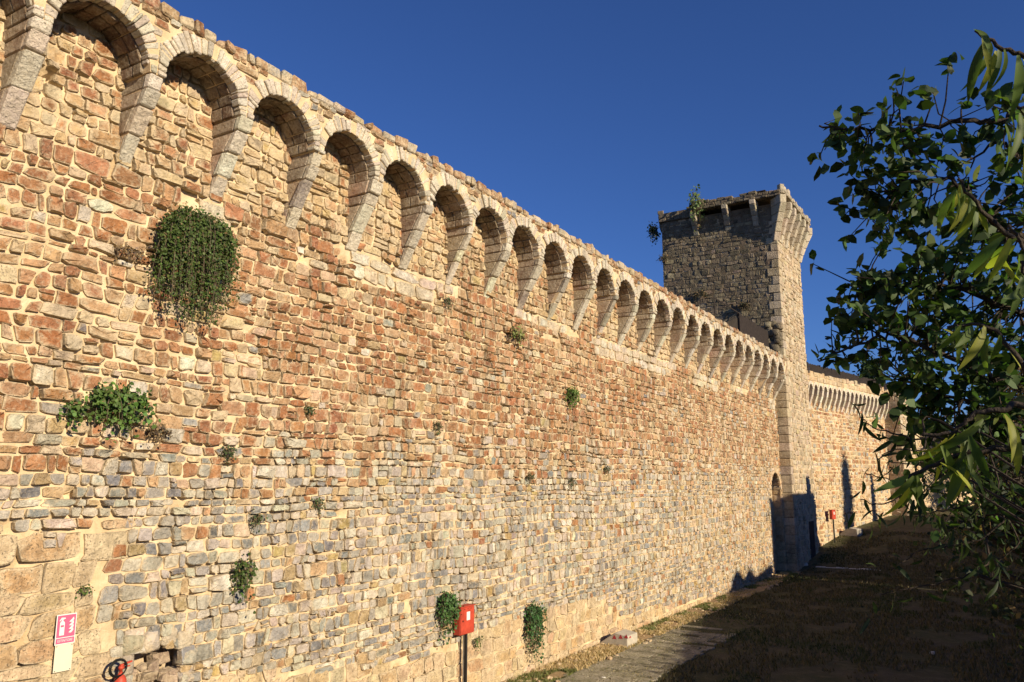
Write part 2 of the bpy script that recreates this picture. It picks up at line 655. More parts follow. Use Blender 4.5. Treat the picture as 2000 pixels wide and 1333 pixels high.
def stone_objects(name, rng, Q, base, proud, cols, pit, frame, mat, parent, Mn=12, single=0, tilt=0.05, efac=None):
    """the `single` stones that show largest become objects of their own; the rest one mesh"""
    V, Fq, Ft, edge = stones(rng, Q, base, proud, frame, Mn, tilt)
    n, K = V.shape[:2]
    cols, pit = np.asarray(cols, float), np.asarray(pit, float)
    ef = np.ones(n) if efac is None else np.asarray(efac, float)
    pick = np.zeros(n, bool)
    if single:
        pr = proj(V.mean(1))
        ext = proj(V.reshape(-1, 3)).reshape(n, K, 3)
        area = np.ptp(ext[..., 0], 1) * np.ptp(ext[..., 1], 1)
        vis = (pr[:, 0] > 5) & (pr[:, 0] < 1995) & (pr[:, 1] > 5) & (pr[:, 1] < 1328) & (pr[:, 2] > 0)
        area[~vis] = 0
        pick[np.argsort(-area)[:single]] = True
    for i in np.nonzero(pick)[0]:
        c0 = V[i].mean(0)
        me = np_mesh(name, V[i] - c0, [Fq, Ft], mat, np.repeat(cols[i:i + 1], K, 0), edge * ef[i] + (ef[i] - 1) * .3, np.full(K, pit[i]), smooth=False)
        o = link(name, me, parent)
        o.location = c0
    r = np.nonzero(~pick)[0]
    off = (np.arange(len(r)) * K)[:, None, None]
    me = np_mesh(name + 's', V[r].reshape(-1, 3), [(Fq[None] + off).reshape(-1, 4), (Ft[None] + off).reshape(-1, 3)], mat,
                 np.repeat(cols[r], K, 0), (edge[None] * ef[r][:, None] + (ef[r][:, None] - 1) * .3).ravel(), np.repeat(pit[r], K), smooth=False)
    o = link('stonework', me, parent)
    o['kind'] = 'stuff'
    return o


def mortar_grid(name, u0, u1, v0, v1, step, frame, mat, parent, amp=0.016, hole=None, n0=0.0, seed=5, gaps=()):
    nu, nv = int((u1 - u0) / step) + 1, int((v1 - v0) / step) + 1
    u, v = np.meshgrid(np.linspace(u0, u1, nu), np.linspace(v0, v1, nv), indexing='ij')
    d = (fbm(u * 5, v * 5, seed, 3) - 0.5) * 2 * amp
    d -= 0.075 * sstep(0.47, 0.62, fbm(u * 1.3, v * 1.9, seed + 40, 4)) * sstep(0.35, 0.6, vn(u * 6, v * 6, seed + 3))
    for (gu, gv, gr) in gaps:                 # fallen stones
        i0, i1 = np.searchsorted(u[:, 0], (gu - gr * 1.6, gu + gr * 1.6))
        q = ((u[i0:i1] - gu) / gr) ** 2 + ((v[i0:i1] - gv) / (gr * .75)) ** 2
        d[i0:i1] -= .16 * sstep(1.7, .5, q)
    P = frame(u, v, n0 + d)
    ix = np.arange(nu * nv).reshape(nu, nv)
    F = np.stack([ix[:-1, :-1], ix[1:, :-1], ix[1:, 1:], ix[:-1, 1:]], -1).reshape(-1, 4)
    if hole is not None:
        um, vm = (u[:-1, :-1] + u[1:, 1:]) / 2, (v[:-1, :-1] + v[1:, 1:]) / 2
        F = F[~hole(um, vm).ravel()]
    return link(name, np_mesh(name, P.reshape(-1, 3), [F], mat), parent)


RED = np.array([(.45, .215, .098), (.41, .185, .08), (.49, .25, .12), (.38, .18, .09), (.53, .31, .165), (.44, .215, .11), (.52, .34, .19)])
TAN = np.array([(.62, .46, .29), (.66, .5, .32), (.58, .4, .22), (.67, .53, .37), (.6, .38, .2)])
GREY = np.array([(.5, .455, .375), (.42, .39, .335), (.29, .285, .275), (.56, .5, .405), (.63, .56, .44), (.36, .345, .32), (.62, .54, .42), (.57, .51, .41), (.6, .53, .42), (.46, .42, .35)])
PALE = np.array([(.7, .6, .45), (.73, .66, .52), (.66, .55, .4)])
OCHRE = np.array([(.68, .48, .27), (.7, .52, .31), (.64, .42, .22), (.67, .5, .31), (.72, .56, .36)])
YEL = np.array([(.56, .4, .17), (.5, .37, .19)])


def pickc(rng, pal, jit=0.09):
    c = pal[rng.integers(len(pal))]
    return np.clip(c * (1 + rng.normal(0, jit)) * (1 + rng.normal(0, 0.03, 3)), 0.02, 0.8)


# ================================================================== THE SETTING
GY = [-200, 34, 37, 41.5, 44.7, 47.5, 52, 60, 120, 400]
GZ = [0, 0, 0.02, 0.5, 1.05, 1.45, 1.82, 2.1, 2.6, 3.0]


def gz(x, y):
    y = np.asarray(y, float)
    x = np.asarray(x, float)
    return np.interp(y, GY, GZ) * (1 - 0.0 * x) + 0.03 * (fbm(x * 0.6, y * 0.6, 9, 3) - 0.5) * sstep(2.6, 4, x)


def ground_material():
    m, nt, b = new_mat('dry_ground')
    p = pos(nt)
    n1 = noise(nt, p, 0.55, 5, 0.6)
    n2 = noise(nt, p, 3.5, 6, 0.7)
    n3 = noise(nt, p, 30, 5, 0.7)
    c = mix(nt, ramp(nt, n1, 0.4, 0.62), (0.11, 0.093, 0.053), (0.075, 0.08, 0.032))
    c = mix(nt, ramp(nt, n2, 0.48, 0.7), c, (0.165, 0.138, 0.074))
    c = mix(nt, ramp(nt, n3, 0.5, 0.72, 0, 0.6), c, (0.045, 0.033, 0.02))
    nt.links.new(c, b.inputs['Base Color'])
    bump(nt, b, mathn(nt, 'ADD', n2, n3), 0.9, 0.05)
    return m


M['ground'] = ground_material()
xs = np.concatenate([[-900, -400, -150, -60, -25], np.arange(-10, 16, 0.35), [18, 22, 30, 60, 150, 400, 900]])
ys = np.concatenate([[-300, -100, -40, -15], np.arange(-4, 75, 0.45), [80, 95, 120, 200, 400, 900, 1800]])
gx, gy = np.meshgrid(xs, ys, indexing='ij')
P = np.stack([gx, gy, gz(gx, gy)], -1)
ix = np.arange(gx.size).reshape(gx.shape)
F = np.stack([ix[:-1, :-1], ix[1:, :-1], ix[1:, 1:], ix[:-1, 1:]], -1).reshape(-1, 4)
tag(link('ground', np_mesh('ground', P.reshape(-1, 3), [F], M['ground'])), kind='structure')

rngv = np.random.default_rng(10)
vm, vnt, vb = new_mat('straw_verge')
vp = pos(vnt)
v1, v2, v3 = noise(vnt, vp, 2.2, 5, .6), noise(vnt, vp, 22, 6, .75), noise(vnt, vp, .5, 3)
vc = mix(vnt, ramp(vnt, v2, .38, .66), (.52, .36, .19), (.3, .2, .1))
vc = mix(vnt, ramp(vnt, mathn(vnt, 'ADD', v1, mathn(vnt, 'MULTIPLY', v3, .6)), .9, 1.06), vc, (.16, .17, .06))
vnt.links.new(vc, vb.inputs['Base Color'])
bump(vnt, vb, v2, 1.0, .05)
vy = np.arange(4, 36.2, .12)
vx = np.linspace(0, 1, 8)
VX = (vx[None] * (.78 + .16 * (vn(vy * 1.3, 0 * vy, 4) - .5))[:, None])
VY = np.repeat(vy[:, None], 8, 1)
VZ = .006 + .05 * fbm(VX * 5, VY * 5, 6, 3) * (1 - vx[None] ** 3)
ix = np.arange(VX.size).reshape(VX.shape)
Fv = np.stack([ix[:-1, :-1], ix[:-1, 1:], ix[1:, 1:], ix[1:, :-1]], -1).reshape(-1, 4)
tag(link('verge', np_mesh('verge', np.stack([VX, VY, VZ], -1).reshape(-1, 3), [Fv], vm)), kind='structure')

# paved path along the foot of the wall
rng = np.random.default_rng(11)
path = empty('path', (1.55, 20, 0.0))
path['kind'] = 'structure'
bed = MB().box((-0.82, -14, -0.05), (0.82, 3.1, 0.012)).build('path_bed', M['ground'], path)
lo, hi, pc = [], [], []
y = 8.0
while y < 23:
    d = 0.2 + 0.1 * rng.random()
    x = 0.74 + rng.normal(0, 0.03)
    while x < 2.3:
        wd = 0.35 + 0.5 * rng.random()
        e = min(x + wd, 2.36 + rng.normal(0, 0.03))
        z = 0.022 + rng.random() * 0.012
        if e - x > 0.12 and not (y > 18.5 and rng.random() < (y - 18.5) / 5):
            lo.append((x + .006, y + .008, -0.03)); hi.append((e - .006, y + d - .01, z))
            pc.append(np.array((.27, .245, .155)) * (0.65 + 0.5 * rng.random()))
        x = e
        if e >= 2.3: break
    y += d
C = hexa_corners(lo, hi)
C[:, :, :2] += rng.normal(0, 0.006, C[:, :, :2].shape)
C[:, [1, 3, 5, 7], 2] += rng.normal(0, 0.004, (len(C), 4))
C -= np.array(path.location)
hexa_objects('paving_stone', C, 0.012, pc, M['dressed'], path, pit=0.4)

# ================================================================== THE MAIN WALL
WALL_Y0, WALL_Y1 = -3.0, 36.3
TOPZ, SPR, AR, OV = 9.22, 8.3, 0.54, 0.55
PITCH_A, CORB0 = 1.281, 3.83
wall = empty('town_wall', (0, 15, 0))
tag(wall, 'long arcaded town wall of red and grey rubble running to the tower', 'wall')
WO = np.array(wall.location)
WF = Frame((0, -WO[1], 0), (0, 1, 0), (0, 0, 1), (1, 0, 0))     # local to the wall's root


def proj_local(o):
    return o


# stones are built in the wall's local space; picking needs world space, so keep the offset in one place
_proj_world = proj


def door_hole(u, v):
    c, hw = 35.3, 0.86
    return (np.abs(u - c) < hw) & (v < 3.2 + 0.95 * np.sqrt(np.clip(1 - ((u - c) / hw) ** 2, 0, 1)))


def cavity(u, v):
    top = 1.9 + 0.06 * np.sin(np.asarray(u) * 23) - 0.25 * np.abs(np.asarray(u) - 6.1)
    return (u > 5.74) & (u < 6.42) & (v > 1.35) & (v < top)


def tufa(u, v):
    tz = np.interp(u, [5.4, 7.1, 8.4, 10.6, 12.5, 14.8, 18, 18.5, 20.5, 24, 30], [1.55, 1.42, 1.18, .91, 1.1, 1.17, 1.0, .57, .38, .2, .1])
    tz = tz + 0.1 * (vn(np.asarray(u) * 2.2, 0, 3) - 0.5)
    return ((u < 5.42 + 0.22 * (vn(np.asarray(v) * 3, 1, 5) - 0.5)) & (v < 3.2 + 0.1 * np.sin(np.asarray(u) * 5))) | (v < tz)


def wall_hole(u, v):
    return door_hole(u, v) | cavity(u, v)


grng = np.random.default_rng(77)
GAPS = [(4 + 31 * grng.random() ** 1.3, .9 + 7.4 * grng.random(), .05 + .05 * grng.random()) for _ in range(45)]
GAPS = [g for g in GAPS if not (4.6 < g[0] < 5.2 and g[1] < 2.6)]
GA = np.array(GAPS)
in_gap = lambda u, v: bool((((GA[:, 0] - u) ** 2 + (GA[:, 1] - v) ** 2) < (GA[:, 2] * .95) ** 2).any())
mortar_grid('wall_core', WALL_Y0, WALL_Y1, 0.0, 9.0, 0.055, WF, M['mortar'], wall, hole=wall_hole, n0=-0.012, amp=0.022, gaps=GAPS)

rng = np.random.default_rng(4)
SIGN_SPOTS = []
wmask = lambda u, v: not (tufa(u, v) or door_hole(u, v - 0.05) or abs(u - 35.3) < 1.02 and v < 3.3 or cavity(u, v) or in_gap(u, v))
usplit = lambda v: 6.9 + 0.5 * (vn(v * 2.1, 3.0, 8) - 0.5)
QA = np.concatenate([cells(rng, WALL_Y0, 36.25, 0.0, 4.05, 0.138, 0.027, 0.166, 0.36, gap=0.018, mask=wmask, split=0.05, seed=2, wave=0.05),
                     cells(rng, WALL_Y0, 7.4, 4.05, 6.2, 0.152, 0.03, 0.2, 0.36, gap=0.027, mask=lambda u, v: u < usplit(v) + .07 and wmask(u, v), split=0.06, seed=2, wave=0.05),
                     cells(rng, 6.4, 36.25, 4.05, 6.2, 0.14, 0.03, 0.178, 0.38, gap=0.021, mask=lambda u, v: u >= usplit(v) - .03 and wmask(u, v), split=0.06, seed=2, wave=0.05),
                     cells(rng, WALL_Y0, 36.25, 6.2, 8.98, 0.155, 0.033, 0.19, 0.38, gap=0.025, mask=wmask, split=0.07, seed=2, wave=0.05)])
QT = cells(rng, WALL_Y0, 30, 0.0, 3.3, 0.23, 0.05, 0.33, 0.34, gap=0.012,
           mask=lambda u, v: tufa(u, v) and not cavity(u, v), split=0.06, seed=2, skew=0.03)
bandn = lambda u, v: 6.86 + 0.05 * math.sin(u) < v < 7.32 and vn(u * 0.7, v * 2, 77) > 0.47 and u > 6
keep = np.array([not bandn(*q.mean(0)) for q in QA])
QA = QA[keep]
QB = cells(rng, 6, 36, 6.84, 7.36, 0.26, 0.03, 0.4, 0.3, gap=0.02, mask=bandn, split=0.0, seed=2)

Q = np.concatenate([QA, QT, QB])
typ = np.concatenate([np.zeros(len(QA)), np.ones(len(QT)), np.full(len(QB), 2)])
cols, pits, proud = [], [], []
wash_ = np.array([1.15 if t else 1.35 if q[:, 1].mean() > 7.4 else .9 if q[:, 1].mean() < 4 else 1.0 for q, t in zip(Q, typ)])
for q, t in zip(Q, typ):
    u, v = q.mean(0)
    if t == 1:
        cols.append(pickc(rng, OCHRE)); pits.append(0.9); proud.append(abs(rng.normal(0.004, 0.009)) + 0.002)
        continue
    if t == 2:
        cols.append(pickc(rng, PALE)); pits.append(0.8); proud.append(abs(rng.normal(0.012, 0.008)) + 0.003)
        continue
    pr_ = float(sstep(3.5, 5.0, v + 1.3 * (fbm(u * 0.5, v * 0.8, 31, 3) - 0.5)))
    farf = float(sstep(19, 30, u))
    pr_ = 0.03 + 0.78 * pr_
    if v > 7.35: pr_ *= 0.5
    pr_ = pr_ * (1 - 0.45 * farf) + 0.05 * farf
    patch = fbm(u * 0.6, v * 0.9, 12, 3)
    if patch > 0.62 and v > 4: pr_ *= 0.65
    r = rng.random()
    if r < pr_:
        c = pickc(rng, RED)
    else:
        pg = float(sstep(5.0, 3.2, v)) * (1 - 0.55 * farf)
        r2 = rng.random()
        if r2 < 0.14 + 0.72 * pg: c = pickc(rng, GREY, 0.14)
        elif r2 < 0.90: c = pickc(rng, TAN)
        elif r2 < 0.96: c = pickc(rng, PALE)
        else: c = pickc(rng, YEL)
        if v > 7.35: c = 0.55 * c + 0.45 * np.array((.68, .5, .26))
    cols.append(c)
    pits.append(0.15 + 0.5 * (rng.random() < 0.2))
    p_ = rng.normal(0.024 if v > 4 else 0.019, 0.013) + (0.026 if rng.random() < .12 else 0)
    proud.append(max(0.004, p_))
typ_far = Q[:, :, 0].mean(1)

_saved = proj


def proj(P):                                   # wall-local points to the photograph
    return _saved(np.asarray(P) + WO)


stone_objects('stone', rng, Q, 0.0, proud, cols, pits, WF, M['stone'], wall, Mn=12, single=300, efac=wash_)

# --- corbels, arches, parapet
ncorb = 26
ks = range(-5, 26)
corb_y = {k: CORB0 + PITCH_A * k for k in ks}
LIGHT = np.array([(.66, .58, .46), (.71, .63, .5), (.59, .52, .42), (.74, .67, .54)])


VAULT = np.array([(.2, .135, .09), (.23, .155, .1), (.17, .12, .08), (.25, .165, .105)])  # brown stone, darkened further in colour for the shade under the arches
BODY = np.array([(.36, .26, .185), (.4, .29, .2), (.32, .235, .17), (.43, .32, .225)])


def corbel_front(z):
    return float(np.interp(z, [7.26, 7.36, 8.12, SPR], [0.012, 0.05, 0.5, OV]))


for k in ks:
    yc = corb_y[k]
    if yc > 36.2: continue
    hw = 0.092 + rng.normal(0, 0.009)
    core = MB()
    pts = [(-0.04, 7.34), (0.0, 7.34), (0.48 - 0.03, 8.12), (OV - 0.04, SPR), (-0.04, SPR)]
    core.prism([(x, yc - hw + 0.02 - WO[1], z) for x, z in pts], (0, 2 * hw - 0.04, 0))
    co = core.build('corbel', M['mortar'], wall)
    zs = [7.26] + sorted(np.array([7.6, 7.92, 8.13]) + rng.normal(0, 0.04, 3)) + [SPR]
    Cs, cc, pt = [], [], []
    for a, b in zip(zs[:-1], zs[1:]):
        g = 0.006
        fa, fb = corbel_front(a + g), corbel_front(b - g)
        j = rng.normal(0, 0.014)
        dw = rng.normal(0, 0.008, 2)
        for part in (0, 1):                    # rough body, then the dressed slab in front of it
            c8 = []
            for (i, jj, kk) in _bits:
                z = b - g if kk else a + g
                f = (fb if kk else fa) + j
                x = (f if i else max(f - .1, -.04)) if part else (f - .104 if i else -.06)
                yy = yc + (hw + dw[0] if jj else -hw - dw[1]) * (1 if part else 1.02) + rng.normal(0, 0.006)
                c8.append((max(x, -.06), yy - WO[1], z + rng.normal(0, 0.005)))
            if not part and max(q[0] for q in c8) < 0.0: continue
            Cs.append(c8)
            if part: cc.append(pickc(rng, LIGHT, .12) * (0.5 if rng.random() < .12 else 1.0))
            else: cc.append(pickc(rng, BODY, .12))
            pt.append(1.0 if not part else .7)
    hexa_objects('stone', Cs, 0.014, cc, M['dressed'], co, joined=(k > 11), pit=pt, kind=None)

for k in ks:
    ya = CORB0 + PITCH_A * (k + 0.5)
    if ya > 36.0: continue
    near = -1 <= k <= 9
    ring = MB()
    pin, pout = [], []
    for i in range(17):
        t = math.pi * i / 16
        ro = min(AR + 0.17, 0.622 / max(1e-3, abs(math.cos(t))))
        pin.append((0.03, ya + (AR + .012) * math.cos(t) - WO[1], SPR + (AR + .012) * math.sin(t)))
        pout.append((0.03, ya + ro * math.cos(t) - WO[1], SPR + ro * math.sin(t)))
    for i in range(16):
        ring.prism([pin[i], pout[i], pout[i + 1], pin[i + 1]], (OV - 0.05, 0, 0))
    ro_ = ring.build('arch', M['mortar'], wall)
    nv = 26
    th = np.linspace(0, math.pi, nv + 1)
    th[1:-1] += rng.normal(0, 0.024, nv - 1)
    Cs, cc = [], []
    for i in range(nv):
        a, b = th[i] + 0.006, th[i + 1] - 0.006
        r1 = AR + rng.normal(0, 0.011)
        r2 = AR + 0.205 + rng.normal(0, 0.02)
        fx = OV + rng.normal(0, 0.013) - (0.045 if rng.random() < .08 else 0)
        c8 = []
        for (ii, jj, kk) in _bits:
            t = b if jj else a
            rr = min(r2, 0.632 / max(1e-3, abs(math.cos(t)))) if kk else r1
            c8.append((fx if ii else OV - .14, ya + rr * math.cos(t) - WO[1], SPR + rr * math.sin(t)))
        Cs.append(c8)
        cc.append(pickc(rng, LIGHT, .07) * (1.0 if rng.random() < .85 else 0.78))
    # the (angle) axis runs right to left: swap to keep the stones right side out
    Cs = np.array(Cs)[:, [2, 3, 0, 1, 6, 7, 4, 5]]
    hexa_objects('voussoir', Cs, 0.011, cc, M['dressed'], ro_, joined=not near, pit=0.6)
    nv = 11                                   # the vault behind the ring: long brown courses, toned darker to stand for shade
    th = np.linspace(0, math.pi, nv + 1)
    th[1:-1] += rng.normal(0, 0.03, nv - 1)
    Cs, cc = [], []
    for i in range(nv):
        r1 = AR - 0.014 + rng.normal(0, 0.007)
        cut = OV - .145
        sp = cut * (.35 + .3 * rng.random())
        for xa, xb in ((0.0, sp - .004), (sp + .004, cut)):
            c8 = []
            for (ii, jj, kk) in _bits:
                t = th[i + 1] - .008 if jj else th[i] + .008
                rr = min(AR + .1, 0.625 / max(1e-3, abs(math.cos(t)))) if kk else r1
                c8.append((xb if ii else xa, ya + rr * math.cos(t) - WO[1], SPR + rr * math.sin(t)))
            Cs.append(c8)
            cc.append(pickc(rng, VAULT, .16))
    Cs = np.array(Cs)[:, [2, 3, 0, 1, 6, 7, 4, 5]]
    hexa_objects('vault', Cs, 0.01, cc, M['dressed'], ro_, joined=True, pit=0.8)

# core of the parapet above the arches, its vaults and the wall walk
us = []
for k in ks:
    ya = CORB0 + PITCH_A * (k + 0.5)
    if ya > 36.0: continue
    us += [ya + (AR + .02) * math.cos(t) for t in np.linspace(math.pi, 0, 13)]
us = sorted(us)
us = [us[0] - 0.5] + us + [36.32]


def bottom(u):
    k = round((u - CORB0) / PITCH_A - 0.5)
    d = (u - (CORB0 + PITCH_A * (k + 0.5))) / (AR + .02)
    return SPR + (AR + .02) * math.sqrt(max(0, 1 - d * d)) + 0.002


pc_ = MB()
for a, b in zip(us[:-1], us[1:]):
    za, zb = bottom(a), bottom(b)
    a_, b_ = a - WO[1], b - WO[1]
    x = OV - 0.03
    pc_.add([(x, a_, za), (x, b_, zb), (x, b_, 9.06), (x, a_, 9.06), (-0.03, a_, za), (-0.03, b_, zb)], [(0, 1, 2, 3), (0, 4, 5, 1)])
pc_.add([(OV - .03, us[0] - WO[1], 9.06), (OV - .03, us[-1] - WO[1], 9.06), (-1.7, us[-1] - WO[1], 9.0), (-1.7, us[0] - WO[1], 9.0),
         (-1.7, us[0] - WO[1], -0.2), (-1.7, us[-1] - WO[1], -0.2)], [(0, 1, 2, 3), (3, 2, 5, 4)])
pc_.add([(OV - .03, us[0] - WO[1], 9.06), (-1.7, us[0] - WO[1], 9.0), (-1.7, us[0] - WO[1], -.2), (OV - .03, us[0] - WO[1], -.2)], [(0, 1, 2, 3)])
pc_.build('parapet', M['mortar'], wall, fix=False)


def spandrel(u, v):
    k = round((u - CORB0) / PITCH_A - 0.5)
    ya = CORB0 + PITCH_A * (k + 0.5)
    return math.hypot(u - ya, v - SPR) > AR + 0.235


QS = cells(rng, CORB0 - 5 * PITCH_A, 36.2, SPR + 0.22, 9.08, 0.115, 0.02, 0.17, 0.3, gap=0.016, mask=spandrel, split=0.0, wave=0, skew=0.012)
sc_, sp_ = [], []
for q in QS:
    r = rng.random()
    sc_.append(pickc(rng, RED) * 0.85 if r < 0.42 else pickc(rng, TAN) * 0.8 if r < 0.75 else pickc(rng, GREY))
    sp_.append(max(0.006, rng.normal(0.022, 0.01)))
stone_objects('stone', rng, QS, OV - 0.03, sp_, sc_, np.full(len(QS), .5), WF, M['stone'], wall, Mn=10, single=60)

# coping: rough stones along the top edge, two deep
Cs, cc = [], []
for row, (x0, x1, zt) in enumerate(((0.2, OV + 0.01, TOPZ - 0.02), (-0.25, 0.19, TOPZ + 0.0))):
    u = CORB0 - 5 * PITCH_A
    while u < 36.25:
        wd = 0.12 + 0.2 * rng.random() ** 1.4
        z1 = zt + rng.normal(-.005, 0.022)
        lo_, hi_ = (x0, u + .006 - WO[1], 9.05), (x1 + rng.normal(0, 0.018), u + wd - .006 - WO[1], z1)
        c8 = hexa_corners([lo_], [hi_])[0]
        c8[[1, 3, 5, 7], 2] += rng.normal(0, 0.018, 4)
        c8[:, 1] += rng.normal(0, 0.014, 8)
        c8[:, 0] += rng.normal(0, 0.018, 8)
        Cs.append(c8)
        r = rng.random()
        cc.append(pickc(rng, RED) * 0.8 if r < 0.45 else pickc(rng, TAN) * 0.75 if r < 0.7 else pickc(rng, GREY))
        u += wd
Cs, cc = np.array(Cs), np.array(cc)
front = Cs[:, :, 0].max(1) > 0.3
hexa_objects('coping_stone', Cs[front], 0.022, cc[front], M['stone'], wall, pit=0.5)
hexa_objects('coping_stone', Cs[~front], 0.03, cc[~front], M['stone'], wall, joined=True, pit=0.5, kind='stuff')

# doorway beside the tower
dr = MB()
c0, hw = 35.3 - WO[1], 0.9
arc = [(c0 + hw * math.cos(t), 3.2 + 0.99 * math.sin(t)) for t in np.linspace(0, math.pi, 13)]
out_ = [(c0 + hw, -0.1)] + arc + [(c0 - hw, -0.1)]
for (a, b) in zip(out_[:-1], out_[1:]):
    dr.add([(0.012, *a), (0.012, *b), (-1.66, *b), (-1.66, *a)], [(0, 1, 2, 3)])
dr.add([(-1.66, y_, z_) for y_, z_ in out_], [tuple(range(len(out_)))])
dr.build('doorway', M['mortar_t'], wall, fix=False)
MB().box((-0.55, c0 - hw, -0.1), (-0.38, c0 + hw, 3.58)).build('door_blocking', M['mortar_t'], wall)
MB().prism([(-.36, c0 - hw * .98, 3.42)] + [(-.36, c0 + hw * .98 * math.cos(t), 3.42 + .72 * math.sin(t)) for t in np.linspace(math.pi, 0, 13)] + [(-.36, c0 + hw * .98, 3.42)], (.05, 0, 0)).build('arch_shade_panel', M['wood'], wall)  # added dark panel standing in for shade in the head of the arch
Cs, cc = [], []
th = np.linspace(0, math.pi, 16)
for i in range(15):
    c8 = []
    for (ii, jj, kk) in _bits:
        t = (th[i] + .02) if jj else (th[i + 1] - .02)
        rr = 1.1 if kk else 0.87
        c8.append((0.035 if ii else -0.3, c0 + rr * math.cos(t), 3.2 + rr * 1.08 * math.sin(t)))
    Cs.append(c8)
    cc.append(pickc(rng, TAN))
for s in (-1, 1):
    z = 0.0
    while z < 3.15:
        h = 0.25 + 0.1 * rng.random()
        a, b = sorted((c0 + s * 0.87, c0 + s * (1.05 if s > 0 else 1.12)))
        Cs.append(hexa_corners([(-0.3, a, z + .008)], [(0.035, b, min(z + h, 3.19) - .008)])[0])
        cc.append(pickc(rng, TAN))
        z += h
hexa_objects('door_frame', Cs, 0.015, cc, M['stone'], wall, joined=True, pit=.3)

# broken cavity low in the wall
cv = MB()
cy0, cy1, cz0, cz1 = 5.66 - WO[1], 6.5 - WO[1], 1.28, 2.0
cv.add([(0.0, cy0, cz0), (0.0, cy1, cz0), (0.0, cy1, cz1), (0.0, cy0, cz1), (-.34, cy0, cz0), (-.34, cy1, cz0), (-.34, cy1, cz1), (-.34, cy0, cz1)],
       [(4, 5, 6, 7), (0, 4, 7, 3), (5, 1, 2, 6), (3, 7, 6, 2), (0, 1, 5, 4)])
cv.build('cavity', M['mortar_t'], wall, fix=False)
Cs, cc = [], []
for i in range(26):
    s = 0.07 + 0.06 * rng.random()
    p = np.array((-0.2 + 0.14 * rng.random(), 5.78 + 0.6 * rng.random() - WO[1], 1.36 + 0.36 * rng.random() ** 1.3))
    c8 = hexa_corners([p - s * .6], [p + s * np.array((.6, .8, .5))])[0] + rng.normal(0, .022, (8, 3))
    Cs.append(c8)
    cc.append(np.array((.5, .37, .27)) * (0.6 + .5 * rng.random()))
Rs, rc = [], []
for (a, b, z0_, z1_) in ((5.6, 5.86, 1.86, 2.05), (5.84, 6.06, 1.83, 2.08), (6.06, 6.3, 1.86, 2.07), (6.28, 6.52, 1.78, 2.0), (6.37, 6.58, 1.6, 1.79), (6.36, 6.56, 1.4, 1.6), (5.6, 5.78, 1.62, 1.86), (5.58, 5.76, 1.38, 1.62)):
    c8 = hexa_corners([(-.2, a - WO[1] + .008, z0_ + .006)], [(.03 + .02 * rng.random(), b - WO[1] - .008, z1_ - .006)])[0]
    Rs.append(c8 + rng.normal(0, .016, (8, 3)))
    rc.append(pickc(rng, GREY))
hexa_objects('stone', Rs, .028, rc, M['stone'], wall, pit=.2, smooth=True)
hexa_objects('rubble', Cs, 0.012, cc, M['stone'], wall, pit=.5)

proj = _saved

# ================================================================== THE TOWER
rng = np.random.default_rng(21)
TX0, TX1, TY0, TY1, TZ = -5.05, 0.45, 36.3, 41.2, 16.9
tower = empty('tower', (-2.4, 38.7, 0))
tag(tower, 'square stone tower with flaring corbelled top at the end of the arcaded wall', 'tower')
TO = np.array(tower.location)
_saved = proj


def proj(P):
    return _saved(np.asarray(P) + TO)


x0, x1, y0, y1 = TX0 - TO[0], TX1 - TO[0], TY0 - TO[1], TY1 - TO[1]
tb = MB().box((x0, y0 + .03, -0.2), (x1 - .03, y1, 16.4))
tb.build('tower_core', M['mortar_t'], tower)
FN = Frame((0, y0, 0), (1, 0, 0), (0, 0, 1), (0, -1, 0))
FE = Frame((x1, 0, 0), (0, 1, 0), (0, 0, 1), (1, 0, 0))
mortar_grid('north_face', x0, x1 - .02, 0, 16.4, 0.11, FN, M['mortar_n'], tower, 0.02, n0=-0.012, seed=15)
tdoor = lambda u, v: (abs(u - (39.9 - TO[1])) < 0.55) & (v < 1.95)
mortar_grid('west_face', y0 + .02, y1, 0, 16.4, 0.11, FE, M['mortar_t'], tower, 0.02, n0=-0.012, seed=25)
QN = cells(rng, x0, x1 - 0.32, 8.6, 16.3, 0.19, 0.035, 0.26, 0.35, gap=0.022, seed=6, wave=.05)
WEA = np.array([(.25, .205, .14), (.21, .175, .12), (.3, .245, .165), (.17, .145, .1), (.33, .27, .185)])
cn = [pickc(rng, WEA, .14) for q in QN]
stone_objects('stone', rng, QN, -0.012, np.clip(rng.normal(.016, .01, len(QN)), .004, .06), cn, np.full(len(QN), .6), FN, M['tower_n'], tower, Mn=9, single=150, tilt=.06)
QE = cells(rng, y0 + 0.3, y1, 0, 16.3, 0.21, 0.035, 0.3, 0.3, gap=0.028, seed=7, wave=.04, mask=lambda u, v: not tdoor(u, v))
TWR = np.array([(.64, .52, .36), (.58, .45, .29), (.66, .56, .41), (.56, .45, .32), (.52, .39, .24)])
ce = [pickc(rng, TWR, .1) for q in QE]
stone_objects('stone', rng, QE, -0.012, np.clip(rng.normal(.014, .02, len(QE)), .003, .07), ce, np.full(len(QE), .8), FE, M['tower'], tower, Mn=9, single=60, tilt=.06)
MB().box((x1 - .02, 39.35 - TO[1], 0), (x1 + .0, 40.45 - TO[1], 1.95)).build('door', M['wood'], tower)
# quoins of the near corner
z, i = 0.0, 0
Cs, cc = [], []
while z < 14.6:
    h = 0.3 + 0.12 * rng.random()
    L = (0.5 if i % 2 or z < 9.1 else 0.3, 0.32 if i % 2 else 0.52)
    c8 = hexa_corners([(x1 - L[0], y0 - .028, z + .008)], [(x1 + .03, y0 + L[1], z + h - .008)])[0]
    Cs.append(c8 + rng.normal(0, .006, (8, 3)))
    cc.append(pickc(rng, TWR, .14) * .85)
    z += h
    i += 1
hexa_objects('quoin', Cs, 0.02, cc, M['tower'], tower, pit=.6)


